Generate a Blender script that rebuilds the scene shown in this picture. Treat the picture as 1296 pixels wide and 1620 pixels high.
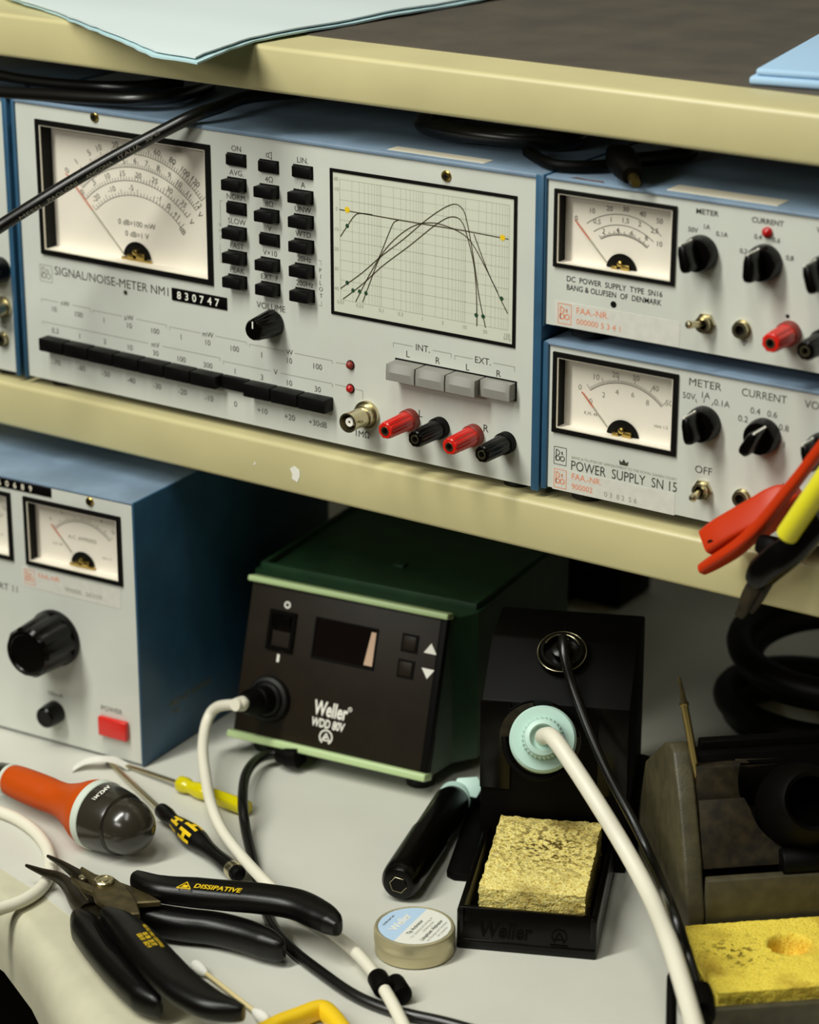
import bpy, bmesh, math, random
from mathutils import Vector, Matrix
random.seed(7)
S = 0.0012                      # metres per scene unit; every length below is in these units
for o in list(bpy.data.objects): bpy.data.objects.remove(o)
SC = bpy.context.scene
COL = SC.collection

# ------------------------------------------------------------------ camera, light, exposure
FPX = 4038.0
YAW, PITCH = math.radians(34.15), math.radians(20.25)
CAM = Vector((867.7, -930.7, 389.2))
FWD = Vector((-math.sin(YAW)*math.cos(PITCH), math.cos(YAW)*math.cos(PITCH), -math.sin(PITCH)))
RGT = Vector((math.cos(YAW), math.sin(YAW), 0))
DWN = FWD.cross(RGT)
cd = bpy.data.cameras.new('camera'); cam = bpy.data.objects.new('camera', cd); COL.objects.link(cam)
cd.sensor_fit = 'VERTICAL'; cd.sensor_height = 36.0; cd.sensor_width = 28.8
cd.lens = FPX/1620*36.0
cd.clip_start = 0.02; cd.clip_end = 50
cd.dof.use_dof = True; cd.dof.focus_distance = 1165*S; cd.dof.aperture_fstop = 6.3
up = -DWN
cam.matrix_world = Matrix(((RGT.x, up.x, -FWD.x, CAM.x*S), (RGT.y, up.y, -FWD.y, CAM.y*S), (RGT.z, up.z, -FWD.z, CAM.z*S), (0, 0, 0, 1)))
SC.camera = cam
SC.view_settings.view_transform = 'Standard'; SC.view_settings.look = 'None'
SC.view_settings.exposure = 0.0; SC.view_settings.gamma = 1.0; SC.view_settings.use_curve_mapping = False

wd = bpy.data.worlds.new('world'); SC.world = wd; wd.use_nodes = True
wd.node_tree.nodes['Background'].inputs[0].default_value = (1.0, 0.88, 0.52, 1)
wd.node_tree.nodes['Background'].inputs[1].default_value = 0.025

def area(name, pos, target, sx, sy, power, col):
    l = bpy.data.lights.new(name, 'AREA'); l.shape = 'RECTANGLE'; l.size = sx*S; l.size_y = sy*S; l.energy = power; l.color = col
    o = bpy.data.objects.new(name, l); COL.objects.link(o); o.location = Vector(pos)*S
    o.rotation_euler = (Vector(target)-Vector(pos)).to_track_quat('-Z', 'Y').to_euler()
    return o
area('ceiling_lamp', (-140, -980, 1260), (250, -30, 0), 190, 1150, 40, (0.99, 1.0, 0.92))
area('fill_light', (60, -1500, 620), (250, -30, 60), 560, 240, 6, (1.0, 0.98, 0.90))  # added low fill that brightens the lids under the shelf, no known source
area('ceiling_lamp', (560, -640, 1500), (250, -30, 0), 240, 900, 9, (0.99, 1.0, 0.92))

# ------------------------------------------------------------------ materials
def lin(c):
    return tuple((v/255/12.92 if v/255 <= 0.04045 else ((v/255+0.055)/1.055)**2.4) for v in c) + (1,)
def mat(name, c, rough=0.5, metal=0.0, spec=0.5, var=0.0, vscale=60, bump=0.0, bscale=300, c2=None, coat=0.0, emit=0.0, trans=0.0):
    m = bpy.data.materials.new(name); m.use_nodes = True
    nt = m.node_tree; b = nt.nodes['Principled BSDF']
    b.inputs['Base Color'].default_value = lin(c); b.inputs['Roughness'].default_value = rough
    b.inputs['Metallic'].default_value = metal; b.inputs['Specular IOR Level'].default_value = spec
    b.inputs['Coat Weight'].default_value = coat
    if trans: b.inputs['Transmission Weight'].default_value = trans
    if emit: b.inputs['Emission Color'].default_value = lin(c); b.inputs['Emission Strength'].default_value = emit
    if var or bump:
        tc = nt.nodes.new('ShaderNodeTexCoord')
    if var:
        n = nt.nodes.new('ShaderNodeTexNoise'); n.inputs['Scale'].default_value = vscale; n.inputs['Detail'].default_value = 5
        nt.links.new(tc.outputs['Object'], n.inputs['Vector'])
        r = nt.nodes.new('ShaderNodeValToRGB'); r.color_ramp.elements[0].position = 0.35; r.color_ramp.elements[1].position = 0.68
        d = c2 or tuple(v*(1-var) for v in c)
        r.color_ramp.elements[0].color = lin(d); r.color_ramp.elements[1].color = lin(c)
        nt.links.new(n.outputs['Fac'], r.inputs['Fac']); nt.links.new(r.outputs['Color'], b.inputs['Base Color'])
    if bump:
        n2 = nt.nodes.new('ShaderNodeTexNoise'); n2.inputs['Scale'].default_value = bscale; n2.inputs['Detail'].default_value = 3
        nt.links.new(tc.outputs['Object'], n2.inputs['Vector'])
        bp = nt.nodes.new('ShaderNodeBump'); bp.inputs['Strength'].default_value = bump; bp.inputs['Distance'].default_value = 0.0006
        nt.links.new(n2.outputs['Fac'], bp.inputs['Height']); nt.links.new(bp.outputs['Normal'], b.inputs['Normal'])
    return m
def glassmat(name, tint=(1, 1, 1), refl=1.0):
    m = bpy.data.materials.new(name); m.use_nodes = True; nt = m.node_tree; nt.nodes.clear()
    out = nt.nodes.new('ShaderNodeOutputMaterial'); mx = nt.nodes.new('ShaderNodeMixShader')
    t = nt.nodes.new('ShaderNodeBsdfTransparent'); t.inputs['Color'].default_value = tint + (1,)
    g = nt.nodes.new('ShaderNodeBsdfGlossy'); g.inputs['Roughness'].default_value = 0.03
    f = nt.nodes.new('ShaderNodeLayerWeight'); f.inputs['Blend'].default_value = 0.5      # thin pane: same reflectance from both sides
    pw = nt.nodes.new('ShaderNodeMath'); pw.operation = 'POWER'; pw.inputs[1].default_value = 4.0
    ad = nt.nodes.new('ShaderNodeMath'); ad.operation = 'MULTIPLY_ADD'; ad.inputs[1].default_value = 0.9; ad.inputs[2].default_value = 0.05
    nt.links.new(f.outputs['Facing'], pw.inputs[0]); nt.links.new(pw.outputs[0], ad.inputs[0]); nt.links.new(ad.outputs[0], mx.inputs['Fac']); nt.links.new(t.outputs[0], mx.inputs[1]); nt.links.new(g.outputs[0], mx.inputs[2])
    nt.links.new(mx.outputs[0], out.inputs['Surface'])
    return m
def spongemat(name, base, dark, deep, stain=None, bstr=0.8, sc=420, spots=()):
    m = bpy.data.materials.new(name); m.use_nodes = True; nt = m.node_tree; b = nt.nodes['Principled BSDF']
    b.inputs['Roughness'].default_value = 0.95; b.inputs['Specular IOR Level'].default_value = 0.1
    tc = nt.nodes.new('ShaderNodeTexCoord')
    n = nt.nodes.new('ShaderNodeTexNoise'); n.inputs['Scale'].default_value = sc; n.inputs['Detail'].default_value = 6
    v = nt.nodes.new('ShaderNodeTexVoronoi'); v.inputs['Scale'].default_value = sc*1.2
    nt.links.new(tc.outputs['Object'], n.inputs['Vector']); nt.links.new(tc.outputs['Object'], v.inputs['Vector'])
    r = nt.nodes.new('ShaderNodeValToRGB'); e = r.color_ramp.elements
    e[0].position = 0.33; e[0].color = lin(deep); e[1].position = 0.62; e[1].color = lin(base)
    k = e.new(0.45); k.color = lin(dark)
    nt.links.new(n.outputs['Fac'], r.inputs['Fac'])
    big = nt.nodes.new('ShaderNodeTexNoise'); big.inputs['Scale'].default_value = 38; big.inputs['Detail'].default_value = 5
    nt.links.new(tc.outputs['Object'], big.inputs['Vector'])
    rr = nt.nodes.new('ShaderNodeValToRGB'); rr.color_ramp.elements[0].position = 0.52; rr.color_ramp.elements[1].position = 0.70
    rr.color_ramp.elements[0].color = (0, 0, 0, 1); rr.color_ramp.elements[1].color = (0.6, 0.6, 0.6, 1)
    nt.links.new(big.outputs['Fac'], rr.inputs['Fac'])
    mx = nt.nodes.new('ShaderNodeMixRGB'); mx.inputs['Color2'].default_value = lin(stain or deep)
    nt.links.new(rr.outputs['Color'], mx.inputs['Fac']); nt.links.new(r.outputs['Color'], mx.inputs['Color1'])
    last = mx
    for (cx, cy, cz, rad, col, amt, rough) in spots:      # soiled patches and painted bounce light, each with its own place
        ds = nt.nodes.new('ShaderNodeVectorMath'); ds.operation = 'DISTANCE'; ds.inputs[1].default_value = (cx*S, cy*S, cz*S)
        nt.links.new(tc.outputs['Object'], ds.inputs[0])
        mr = nt.nodes.new('ShaderNodeMapRange'); mr.inputs['From Min'].default_value = rad*S; mr.inputs['From Max'].default_value = rad*S*0.2; mr.inputs['To Max'].default_value = amt
        nt.links.new(ds.outputs['Value'], mr.inputs['Value'])
        n3 = nt.nodes.new('ShaderNodeTexNoise'); n3.inputs['Scale'].default_value = 330; n3.inputs['Detail'].default_value = 5; nt.links.new(tc.outputs['Object'], n3.inputs['Vector'])
        r3 = nt.nodes.new('ShaderNodeMapRange'); r3.inputs['From Min'].default_value = 0.56-0.3*(1-rough); r3.inputs['From Max'].default_value = 0.60
        nt.links.new(n3.outputs['Fac'], r3.inputs['Value'])
        mu = nt.nodes.new('ShaderNodeMath'); mu.operation = 'MULTIPLY'; nt.links.new(mr.outputs[0], mu.inputs[0]); nt.links.new(r3.outputs[0], mu.inputs[1])
        m2_ = nt.nodes.new('ShaderNodeMixRGB'); m2_.inputs['Color2'].default_value = lin(col)
        nt.links.new(mu.outputs[0], m2_.inputs['Fac']); nt.links.new(last.outputs['Color'], m2_.inputs['Color1']); last = m2_
    nt.links.new(last.outputs['Color'], b.inputs['Base Color'])
    bp = nt.nodes.new('ShaderNodeBump'); bp.inputs['Strength'].default_value = bstr; bp.inputs['Distance'].default_value = 0.0015
    ad = nt.nodes.new('ShaderNodeMath'); ad.operation = 'ADD'
    nt.links.new(n.outputs['Fac'], ad.inputs[0]); nt.links.new(v.outputs['Distance'], ad.inputs[1])
    nt.links.new(ad.outputs[0], bp.inputs['Height']); nt.links.new(bp.outputs['Normal'], b.inputs['Normal'])
    return m

M_PANEL = mat('panel_grey_enamel', (206, 208, 198), 0.45, var=0.03, vscale=25)
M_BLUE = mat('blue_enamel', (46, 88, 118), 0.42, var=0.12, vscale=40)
M_BLUE_LIT = mat('blue_enamel_lit_top', (128, 150, 172), 0.42, var=0.15, vscale=30)  # same blue enamel, paled on lids to paint in the light from above
M_INK = mat('dark_ink', (58, 55, 42), 0.6)
M_INKB = mat('black_ink', (8, 7, 5), 0.6, spec=0.15)
M_INKG = mat('grey_ink', (150, 150, 134), 0.6)
M_INKR = mat('red_ink', (214, 92, 46), 0.6)
M_INKO = mat('orange_ink', (226, 130, 84), 0.6)
M_SHEATHINK = mat('faded_cable_print', (88, 84, 66), 0.6)
M_WHITE = mat('white_paint', (232, 230, 218), 0.5)
M_DIAL = mat('dial_card', (246, 240, 230), 0.6)
M_BLACK = mat('black_plastic', (4, 3, 2), 0.55, spec=0.10)
M_KEY = mat('black_key_plastic', (5, 4, 3), 0.5, spec=0.18)
M_BLKGLOSS = mat('gloss_black_plastic', (4, 3, 2), 0.26, spec=0.25)
M_RUBBER = mat('black_rubber', (8, 7, 5), 0.5, spec=0.3)
M_GRIP = mat('black_grip', (5, 4, 3), 0.36, spec=0.36, bump=0.1, bscale=900)
M_BEIGE = mat('beige_enamel', (200, 190, 141), 0.38, var=0.05, vscale=14)
M_BEIGEDESK = mat('beige_edge', (198, 194, 168), 0.5, var=0.04)
M_DESK = mat('desk_laminate', (208, 207, 196), 0.42, var=0.03, vscale=12)
M_MAT = mat('worn_brown_mat', (86, 78, 66), 0.6, var=0.22, vscale=30, c2=(74, 67, 58), bump=0.15, bscale=500)
M_BRASS = mat('brass', (190, 165, 95), 0.3, metal=1.0)
M_NICKEL = mat('nickel', (205, 195, 160), 0.28, metal=1.0)
M_STEEL = mat('steel', (150, 140, 118), 0.32, metal=1.0, var=0.2, vscale=200)
M_DKSTEEL = mat('dark_steel', (98, 86, 54), 0.42, metal=0.65, var=0.3, vscale=150)
M_TIP = mat('tempered_metal', (150, 132, 84), 0.22, metal=1.0)
M_GRID = mat('pale_grid_ink', (176, 176, 156), 0.6)
M_CURVE = mat('brown_ink', (66, 56, 34), 0.6)
M_CHART = mat('chart_card', (206, 208, 190), 0.5)
M_GREYKEY = mat('grey_key', (132, 130, 122), 0.6, bump=0.1, bscale=1500)
M_RED = mat('red_plastic', (206, 26, 14), 0.32, coat=0.3)
M_REDDK = mat('dark_red_plastic', (128, 38, 24), 0.5)
M_LED = mat('red_lens', (170, 14, 14), 0.25)
M_GLASS = glassmat('clear_cover', (0.97, 0.96, 0.93))
M_LABEL = mat('clear_sticker', (214, 212, 202), 0.35, var=0.04, vscale=200)
M_CREAM = mat('cream_sticker', (222, 214, 194), 0.5)
M_GREENLT = mat('light_green_enamel', (182, 204, 148), 0.42)
M_GREEN = mat('dark_green_enamel', (40, 74, 46), 0.45, var=0.15)
M_FASCIA = mat('brown_black_fascia', (30, 22, 10), 0.5, spec=0.22, var=0.15, vscale=90)
M_AQUA = mat('pale_aqua_plastic', (184, 214, 202), 0.42)
M_CABLEW = mat('white_cable', (226, 221, 202), 0.45)
M_CABLEB = mat('black_cable', (8, 7, 5), 0.32, spec=0.55)
M_ORANGE = mat('orange_handle', (188, 72, 2), 0.5, spec=0.25)
M_JAW = mat('blackened_steel', (44, 37, 22), 0.4, metal=0.6, var=0.3, vscale=150)
M_BAND = mat('pale_band', (204, 212, 198), 0.5)
M_CAP = mat('dark_grey_cap', (48, 44, 36), 0.2, spec=0.6)
M_YEL = mat('yellow_print', (232, 194, 26), 0.45)
M_YELCLR = mat('yellow_translucent', (224, 210, 10), 0.18, trans=0.25)
M_YELPL = mat('yellow_plastic', (236, 196, 30), 0.4)
M_TINSIDE = mat('tin_metal', (200, 190, 152), 0.3, metal=0.55)
M_TINBLUE = mat('pale_blue_label', (182, 208, 234), 0.5)
M_TINWHITE = mat('white_label', (228, 228, 218), 0.5)
M_SPONGE = spongemat('sponge_cellulose', (240, 226, 150), (228, 208, 116), (170, 136, 60), (120, 92, 28), 0.35, 700, [(-3, 13, 21, 40, (70, 50, 16), 0.95, 0.75)])
M_SPONGE2 = spongemat('sponge_yellow', (240, 220, 96), (234, 208, 74), (206, 170, 56), (150, 112, 36), 0.25, 800, [(-23, -16, 19, 22, (84, 66, 20), 0.85, 1.0), (-4.5, 4, 12, 13, (206, 128, 20), 0.85, 0.0)])  # dark spot is a stain; orange spot paints bounce light inside the hole
M_PAPER = mat('white_wipe', (203, 213, 213), 0.85)
M_CYAN = mat('pale_cyan_wipe', (176, 206, 210), 0.85)
M_PBLUE = mat('pale_blue_wipe', (160, 192, 220), 0.85)
M_GREYST = mat('olive_grey_casting', (76, 70, 48), 0.5, var=0.2, vscale=120, bump=0.3, bscale=900)
M_DIRTY = mat('dirty_brown_metal', (52, 42, 22), 0.6, metal=0.3, var=0.5, vscale=180)
M_WALL = mat('grey_wall', (112, 112, 108), 0.8)
M_FLOOR = mat('dark_floor', (7, 6, 5), 0.9, spec=0.1)
M_CLIPRED = mat('red_insulator', (186, 48, 4), 0.42, spec=0.3)
M_YELCAB = mat('yellow_sleeve', (226, 216, 40), 0.4)
M_BAMBOO = mat('pale_stick', (222, 204, 150), 0.6)
M_COTTON = mat('cotton', (236, 234, 224), 0.95, bump=0.5, bscale=900)
M_DISPLAY = mat('display_black', (14, 8, 7), 0.12, spec=0.6)
M_AMBER = mat('brown_display_reflection', (196, 164, 138), 0.4)  # colour of the reflection painted on the display

# ------------------------------------------------------------------ mesh helpers
_glyph = {}
def _textgeo(s, bold=0.0, shear=0.0):
    k = (s, bold, shear)
    if k not in _glyph:
        c = bpy.data.curves.new('t', 'FONT'); c.body = s; c.size = 1.0; c.resolution_u = 3; c.offset = bold; c.shear = shear; c.fill_mode = 'FRONT'
        o = bpy.data.objects.new('t', c)
        me = bpy.data.meshes.new_from_object(o)
        vs = [(v.co.x, v.co.y) for v in me.vertices]; fs = [tuple(p.vertices) for p in me.polygons]
        bpy.data.objects.remove(o); bpy.data.curves.remove(c); bpy.data.meshes.remove(me)
        _glyph[k] = (vs, fs)
    return _glyph[k]
_h = _textgeo('H'); CAPH = max(v[1] for v in _h[0])

class B:
    """collects shapes in world (or frame) units into one mesh"""
    def __init__(s, M=None):
        s.bm = bmesh.new(); s.M = M or Matrix(); s.mats = []; s.mi = 0
    def use(s, m):
        if m not in s.mats: s.mats.append(m)
        s.mi = s.mats.index(m); return s
    def geo(s, vs, fs, L=None):
        T = s.M @ L if L is not None else s.M
        bv = [s.bm.verts.new(T @ Vector(v)) for v in vs]
        for f in fs:
            try:
                q = s.bm.faces.new([bv[i] for i in f]); q.material_index = s.mi; q.smooth = True
            except ValueError: pass
        return s
    def merge(s, t, L=None):
        t.verts.index_update()
        s.geo([v.co.copy() for v in t.verts], [[v.index for v in f.verts] for f in t.faces], L); t.free(); return s
    def box(s, x0, x1, y0, y1, z0, z1, bev=0.0, seg=2, L=None):
        t = bmesh.new(); bmesh.ops.create_cube(t, size=1.0)
        for v in t.verts: v.co = Vector((x0+(v.co.x+.5)*(x1-x0), y0+(v.co.y+.5)*(y1-y0), z0+(v.co.z+.5)*(z1-z0)))
        if bev > 0: bmesh.ops.bevel(t, geom=list(t.edges), offset=bev, segments=seg, affect='EDGES', profile=0.5)
        return s.merge(t, L)
    def prism(s, poly, z0, z1, bev=0.0, L=None, seg=2):
        """polygon in x,y extruded along z"""
        t = bmesh.new(); n = len(poly)
        a = [t.verts.new((p[0], p[1], z0)) for p in poly]; b = [t.verts.new((p[0], p[1], z1)) for p in poly]
        f0 = t.faces.new(a); f1 = t.faces.new(b)
        for i in range(n): t.faces.new((a[i], a[(i+1) % n], b[(i+1) % n], b[i]))
        bmesh.ops.recalc_face_normals(t, faces=list(t.faces))
        if bev > 0: bmesh.ops.bevel(t, geom=[e for e in t.edges], offset=bev, segments=seg, affect='EDGES', profile=0.5)
        return s.merge(t, L)
    def lathe(s, prof, o=(0, 0, 0), ax=(0, 0, 1), n=32, L=None, wob=None):
        """profile of (radius, height) turned about ax from o; wob(angle) scales the radius"""
        ax = Vector(ax).normalized(); u = ax.orthogonal().normalized()
        if abs(ax.z) < 0.9: u = Vector((0, 0, 1)).cross(ax).normalized()
        w = ax.cross(u); o = Vector(o); vs = []; fs = []
        for k, (r, h) in enumerate(prof):
            for i in range(n):
                a = 2*math.pi*i/n; rr = r*(wob(a, k) if wob else 1.0)
                vs.append(o + ax*h + u*(rr*math.cos(a)) + w*(rr*math.sin(a)))
        for k in range(len(prof)-1):
            for i in range(n):
                j = (i+1) % n; fs.append((k*n+i, k*n+j, (k+1)*n+j, (k+1)*n+i))
        fs.append(tuple(reversed(range(n)))); fs.append(tuple(range((len(prof)-1)*n, len(prof)*n)))
        return s.geo(vs, fs, L)
    def sweep(s, pts, rad, n=12, up=(0, 0, 1), sub=6, cap=True, L=None, power=2.0):
        """tube through pts; rad = r, or list of r or (half width, half height)"""
        P = [Vector(p) for p in pts]
        if not isinstance(rad, (list, tuple)): rad = [rad]*len(P)
        R = [r if isinstance(r, (tuple, list)) else (r, r) for r in rad]
        if sub > 1 and len(P) > 2:
            Q = []; RR = []
            for i in range(len(P)-1):
                p0 = P[max(i-1, 0)]; p1 = P[i]; p2 = P[i+1]; p3 = P[min(i+2, len(P)-1)]
                for k in range(sub):
                    t = k/sub; t2 = t*t; t3 = t2*t
                    Q.append(0.5*((2*p1)+(p2-p0)*t+(2*p0-5*p1+4*p2-p3)*t2+(3*p1-p0-3*p2+p3)*t3))
                    RR.append(tuple(R[i][q]*(1-t)+R[i+1][q]*t for q in (0, 1)))
            Q.append(P[-1]); RR.append(R[-1]); P, R = Q, RR
        up = Vector(up); vs = []; fs = []; prev = None
        for i, p in enumerate(P):
            d = (P[min(i+1, len(P)-1)]-P[max(i-1, 0)]).normalized()
            x = up.cross(d)
            if x.length < 0.15: x = prev - d*prev.dot(d) if prev is not None else d.orthogonal()
            x.normalize()
            if prev is not None and x.dot(prev) < 0: x = -x
            prev = x; z = d.cross(x) if d.cross(x).dot(up) >= 0 else -d.cross(x)
            for k in range(n):
                a = 2*math.pi*k/n; ca, sa = math.cos(a), math.sin(a)
                ca = math.copysign(abs(ca)**(2/power), ca); sa = math.copysign(abs(sa)**(2/power), sa)
                vs.append(p + x*(R[i][0]*ca) + z*(R[i][1]*sa))
        for i in range(len(P)-1):
            for k in range(n):
                j = (k+1) % n; fs.append((i*n+k, i*n+j, (i+1)*n+j, (i+1)*n+k))
        if cap: fs.append(tuple(reversed(range(n)))); fs.append(tuple(range((len(P)-1)*n, len(P)*n)))
        return s.geo(vs, fs, L)
    # ---- flat print on a panel that faces local -Y
    def text(s, t, x, z, h, align='c', width=None, y=-0.08, bold=0.0, shear=0.0, rot=0.0, L=None):
        vs, fs = _textgeo(t, bold, shear)
        if not vs: return s
        k = h/CAPH; x0 = min(v[0] for v in vs); x1 = max(v[0] for v in vs)
        kx = k if not width else width/(x1-x0)
        off = {'c': -(x0+x1)/2, 'l': -x0, 'r': -x1}[align]
        c, n = math.cos(rot), math.sin(rot); out = []
        for v in vs:
            a = (v[0]+off)*kx; b = (v[1]-CAPH/2)*k
            out.append((x+a*c-b*n, y, z+a*n+b*c))
        return s.geo(out, fs, L)
    def line(s, x0, z0, x1, z1, w=0.35, y=-0.07, L=None):
        d = Vector((x1-x0, z1-z0)); d.normalize(); n = Vector((-d.y, d.x))*w/2
        return s.geo([(x0+n.x, y, z0+n.y), (x0-n.x, y, z0-n.y), (x1-n.x, y, z1-n.y), (x1+n.x, y, z1+n.y)], [(0, 1, 2, 3)], L)
    def poly(s, pts, w=0.35, y=-0.07, L=None):
        for i in range(len(pts)-1): s.line(*pts[i], *pts[i+1], w, y, L)
        return s
    def disc(s, x, z, r, y=-0.07, n=24, r0=0.0, a0=0.0, a1=360.0, L=None):
        vs = []; fs = []; m = n
        for i in range(m+1):
            a = math.radians(a0+(a1-a0)*i/m)
            vs.append((x+r*math.cos(a), y, z+r*math.sin(a))); vs.append((x+r0*math.cos(a), y, z+r0*math.sin(a)))
        for i in range(m): fs.append((2*i, 2*i+1, 2*i+3, 2*i+2))
        return s.geo(vs, fs, L)
    def rect(s, x0, x1, z0, z1, y=-0.06, L=None):
        return s.geo([(x0, y, z0), (x1, y, z0), (x1, y, z1), (x0, y, z1)], [(0, 1, 2, 3)], L)
    def frame(s, x0, x1, z0, z1, w, y0, y1, bev=0.0, L=None):
        s.box(x0, x1, y0, y1, z1-w, z1, bev, 1, L); s.box(x0, x1, y0, y1, z0, z0+w, bev, 1, L)
        s.box(x0, x0+w, y0, y1, z0+w, z1-w, bev, 1, L); return s.box(x1-w, x1, y0, y1, z0+w, z1-w, bev, 1, L)

def obj(name, b, parent=None, mats=None, sharp=32):
    bm = b.bm
    I = WORLD[parent.name].inverted() if parent is not None else Matrix()
    for v in bm.verts: v.co = (I @ v.co)*S
    me = bpy.data.meshes.new(name); bm.to_mesh(me); bm.free()
    for m in (mats or b.mats): me.materials.append(m)
    me.set_sharp_from_angle(angle=math.radians(sharp))
    o = bpy.data.objects.new(name, me); COL.objects.link(o)
    if parent is not None:
        o.parent = parent; WORLD[o.name] = WORLD[parent.name]
    else: WORLD[o.name] = Matrix()
    return o
WORLD = {}
def thing(name, label, cat, M, group=None):
    """Empty at the thing's base; M places its frame, in units"""
    o = bpy.data.objects.new(name, None); COL.objects.link(o)
    if not isinstance(M, Matrix): M = Matrix.Translation(Vector(M))
    WORLD[o.name] = M
    o.empty_display_size = 0.02
    o.matrix_world = Matrix.Translation(M.translation*S) @ M.to_3x3().to_4x4()
    return tag(o, label, cat, group)
def tag(o, label, cat=None, group=None, kind=None):
    if label: o['label'] = label
    if cat: o['category'] = cat
    if group: o['group'] = group
    if kind: o['kind'] = kind
    return o
def rebase(o, p):
    """put the origin of a one-mesh thing at point p"""
    p = Vector(p)*S
    o.data.transform(Matrix.Translation(-p)); o.location = p; return o

# pixel of the 1296 x 1620 photograph -> point on a real plane of the scene
def ray(px, py): return FWD + RGT*((px-648)/FPX) + DWN*((py-810)/FPX)
def onY(px, py, Y=0.0):
    r = ray(px, py); return CAM + r*((Y-CAM.y)/r.y)
def onZ(px, py, Z):
    r = ray(px, py); return CAM + r*((Z-CAM.z)/r.z)
def pan(px, py, Y=0.0):
    p = onY(px, py, Y); return p.x, p.z
class Fr:
    def __init__(s, o, yaw=0, lean=0):
        s.M = Matrix.Translation(Vector(o)) @ Matrix.Rotation(math.radians(yaw), 4, 'Z') @ Matrix.Rotation(-math.radians(lean), 4, 'X')
        s.I = s.M.inverted()
    def hit(s, px, py, ax=1, v=0.0):
        c = s.I @ CAM; r = s.I.to_3x3() @ ray(px, py); return c + r*((v-c[ax])/r[ax])
    def pan(s, px, py, v=0.0):
        p = s.hit(px, py, 1, v); return p.x, p.z
ZD = -187.0      # desk top
ZS = -4.0        # lower shelf top
ZU = 186.5       # upper shelf top
def D(px, py, h=0.0): return onZ(px, py, ZD+h)
# ------------------------------------------------------------------ the room
b = B().use(M_WALL); b.box(-900, 1500, 520, 540, -960, 1200); tag(obj('wall_back', b), 'plain grey back wall behind the bench', kind='structure')
b = B().use(M_FLOOR); b.box(-900, 1500, -1600, 520, -980, -960); tag(obj('floor', b), 'dark floor below the bench', kind='structure')

# ------------------------------------------------------------------ workbench and shelves
bench = thing('workbench', 'pale grey laminate workbench top with rounded beige front edge', 'workbench', (150, -100, -960))
A = [onZ(p, q, ZD) for p, q in [(-260, 1190), (0, 1373), (69, 1417), (180, 1502), (300, 1597), (420, 1700), (620, 1880)]]
Bp = [onZ(p, q, ZD) for p, q in [(-260, 1235), (0, 1418), (50, 1474), (108, 1556), (160, 1630), (250, 1740), (420, 1920)]]
b = B().use(M_DESK); b.prism([(a.x, a.y) for a in A] + [(900, A[-1].y), (900, 515), (-500, 515), (-500, A[0].y)], ZD-26, ZD)
obj('desktop', b, bench)
b = B().use(M_BEIGEDESK)          # post-formed nose: flat strip that rolls over to a drop
vs = []; prof = 9
for a, c in zip(A, Bp):
    d = Vector((c.x-a.x, c.y-a.y, 0)); L = d.length; d.normalize()
    R = 20.0
    row = [Vector((a.x, a.y, ZD-0.3)), Vector((a.x, a.y, ZD-0.3)) + d*max(L-R*0.5, 2)]
    for k in range(1, prof+1):
        t = math.pi/2*k/prof; row.append(Vector((a.x, a.y, ZD-0.3)) + d*(max(L-R*0.5, 2)+R*math.sin(t)) - Vector((0, 0, R*(1-math.cos(t)))))
    row.append(row[-1] - Vector((0, 0, 14))); row.append(Vector((a.x, a.y, row[-1].z)))
    vs.append(row)
m = len(vs[0]); fl = [v for r in vs for v in r]; fs = []
for i in range(len(vs)-1):
    for k in range(m): fs.append((i*m+k, i*m+(k+1) % m, (i+1)*m+(k+1) % m, (i+1)*m+k))
b.geo(fl, fs); obj('front_edge', b, bench, sharp=60)
b = B().use(M_BLACK); b.prism([(a.x+6, a.y+4) for a in A]+[(a.x+14, a.y+26) for a in reversed(A)], -955, ZD-27); tag(obj('front_panel', b, bench), 'black panel added under the bench top to keep the gap dark')  # added black board standing in for the shade below the bench
for x, y in ((-380, 470), (860, 470), (860, -330), (-380, 0)):
    b = B().use(M_DKSTEEL); b.box(x-20, x+20, y-20, y+20, -960, ZD-26); obj('leg', b, bench)

sh = thing('shelf', 'beige metal lower shelf carrying the row of grey instruments', 'shelf', (200, 100, ZS-24))
b = B().use(M_BEIGE); b.box(-420, 760, -6, 330, ZS-24, ZS, 2.2, 3); obj('shelf_board', b, sh)
b = B().use(M_WHITE)
chip = [(459, 741), (466, 737), (474, 744), (475, 752), (471, 763), (462, 757), (463, 750)]
b.prism([(onY(p, q, -6).x, onY(p, q, -6).z) for p, q in chip], 0.0, 0.15, L=Matrix.Translation((0, -6.05, 0)) @ Matrix.Rotation(math.pi/2, 4, 'X'))
tag(obj('paint_chip', b, sh), 'white chipped spot in the beige paint')
b = B().use(M_WHITE); q = onY(403, 733, -6); b.prism([(q.x-.7, q.z-.9), (q.x+.7, q.z-.4), (q.x+.3, q.z+1.1)], 0.0, 0.15, L=Matrix.Translation((0, -6.05, 0)) @ Matrix.Rotation(math.pi/2, 4, 'X'))
tag(obj('paint_chip', b, sh), 'tiny white chip in the beige paint')
for x in (-420, 736): b = B().use(M_DKSTEEL); b.box(x, x+24, 280, 330, ZD, ZS-24); obj('bracket', b, sh)

su = thing('shelf', 'beige edged upper shelf with a worn brown top surface', 'shelf', (200, 100, ZU-21.5))
b = B().use(M_BEIGE); b.box(-420, 760, -6, 330, ZU-21.5, ZU, 2.2, 3); obj('shelf_board', b, su)
b = B().use(M_MAT); b.box(-420, 760, 27, 330, ZU, ZU+0.5); obj('shelf_mat', b, su)
for x in (-420, 736): b = B().use(M_DKSTEEL); b.box(x, x+24, 280, 330, ZS, ZU-21.5); obj('bracket', b, su)

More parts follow.
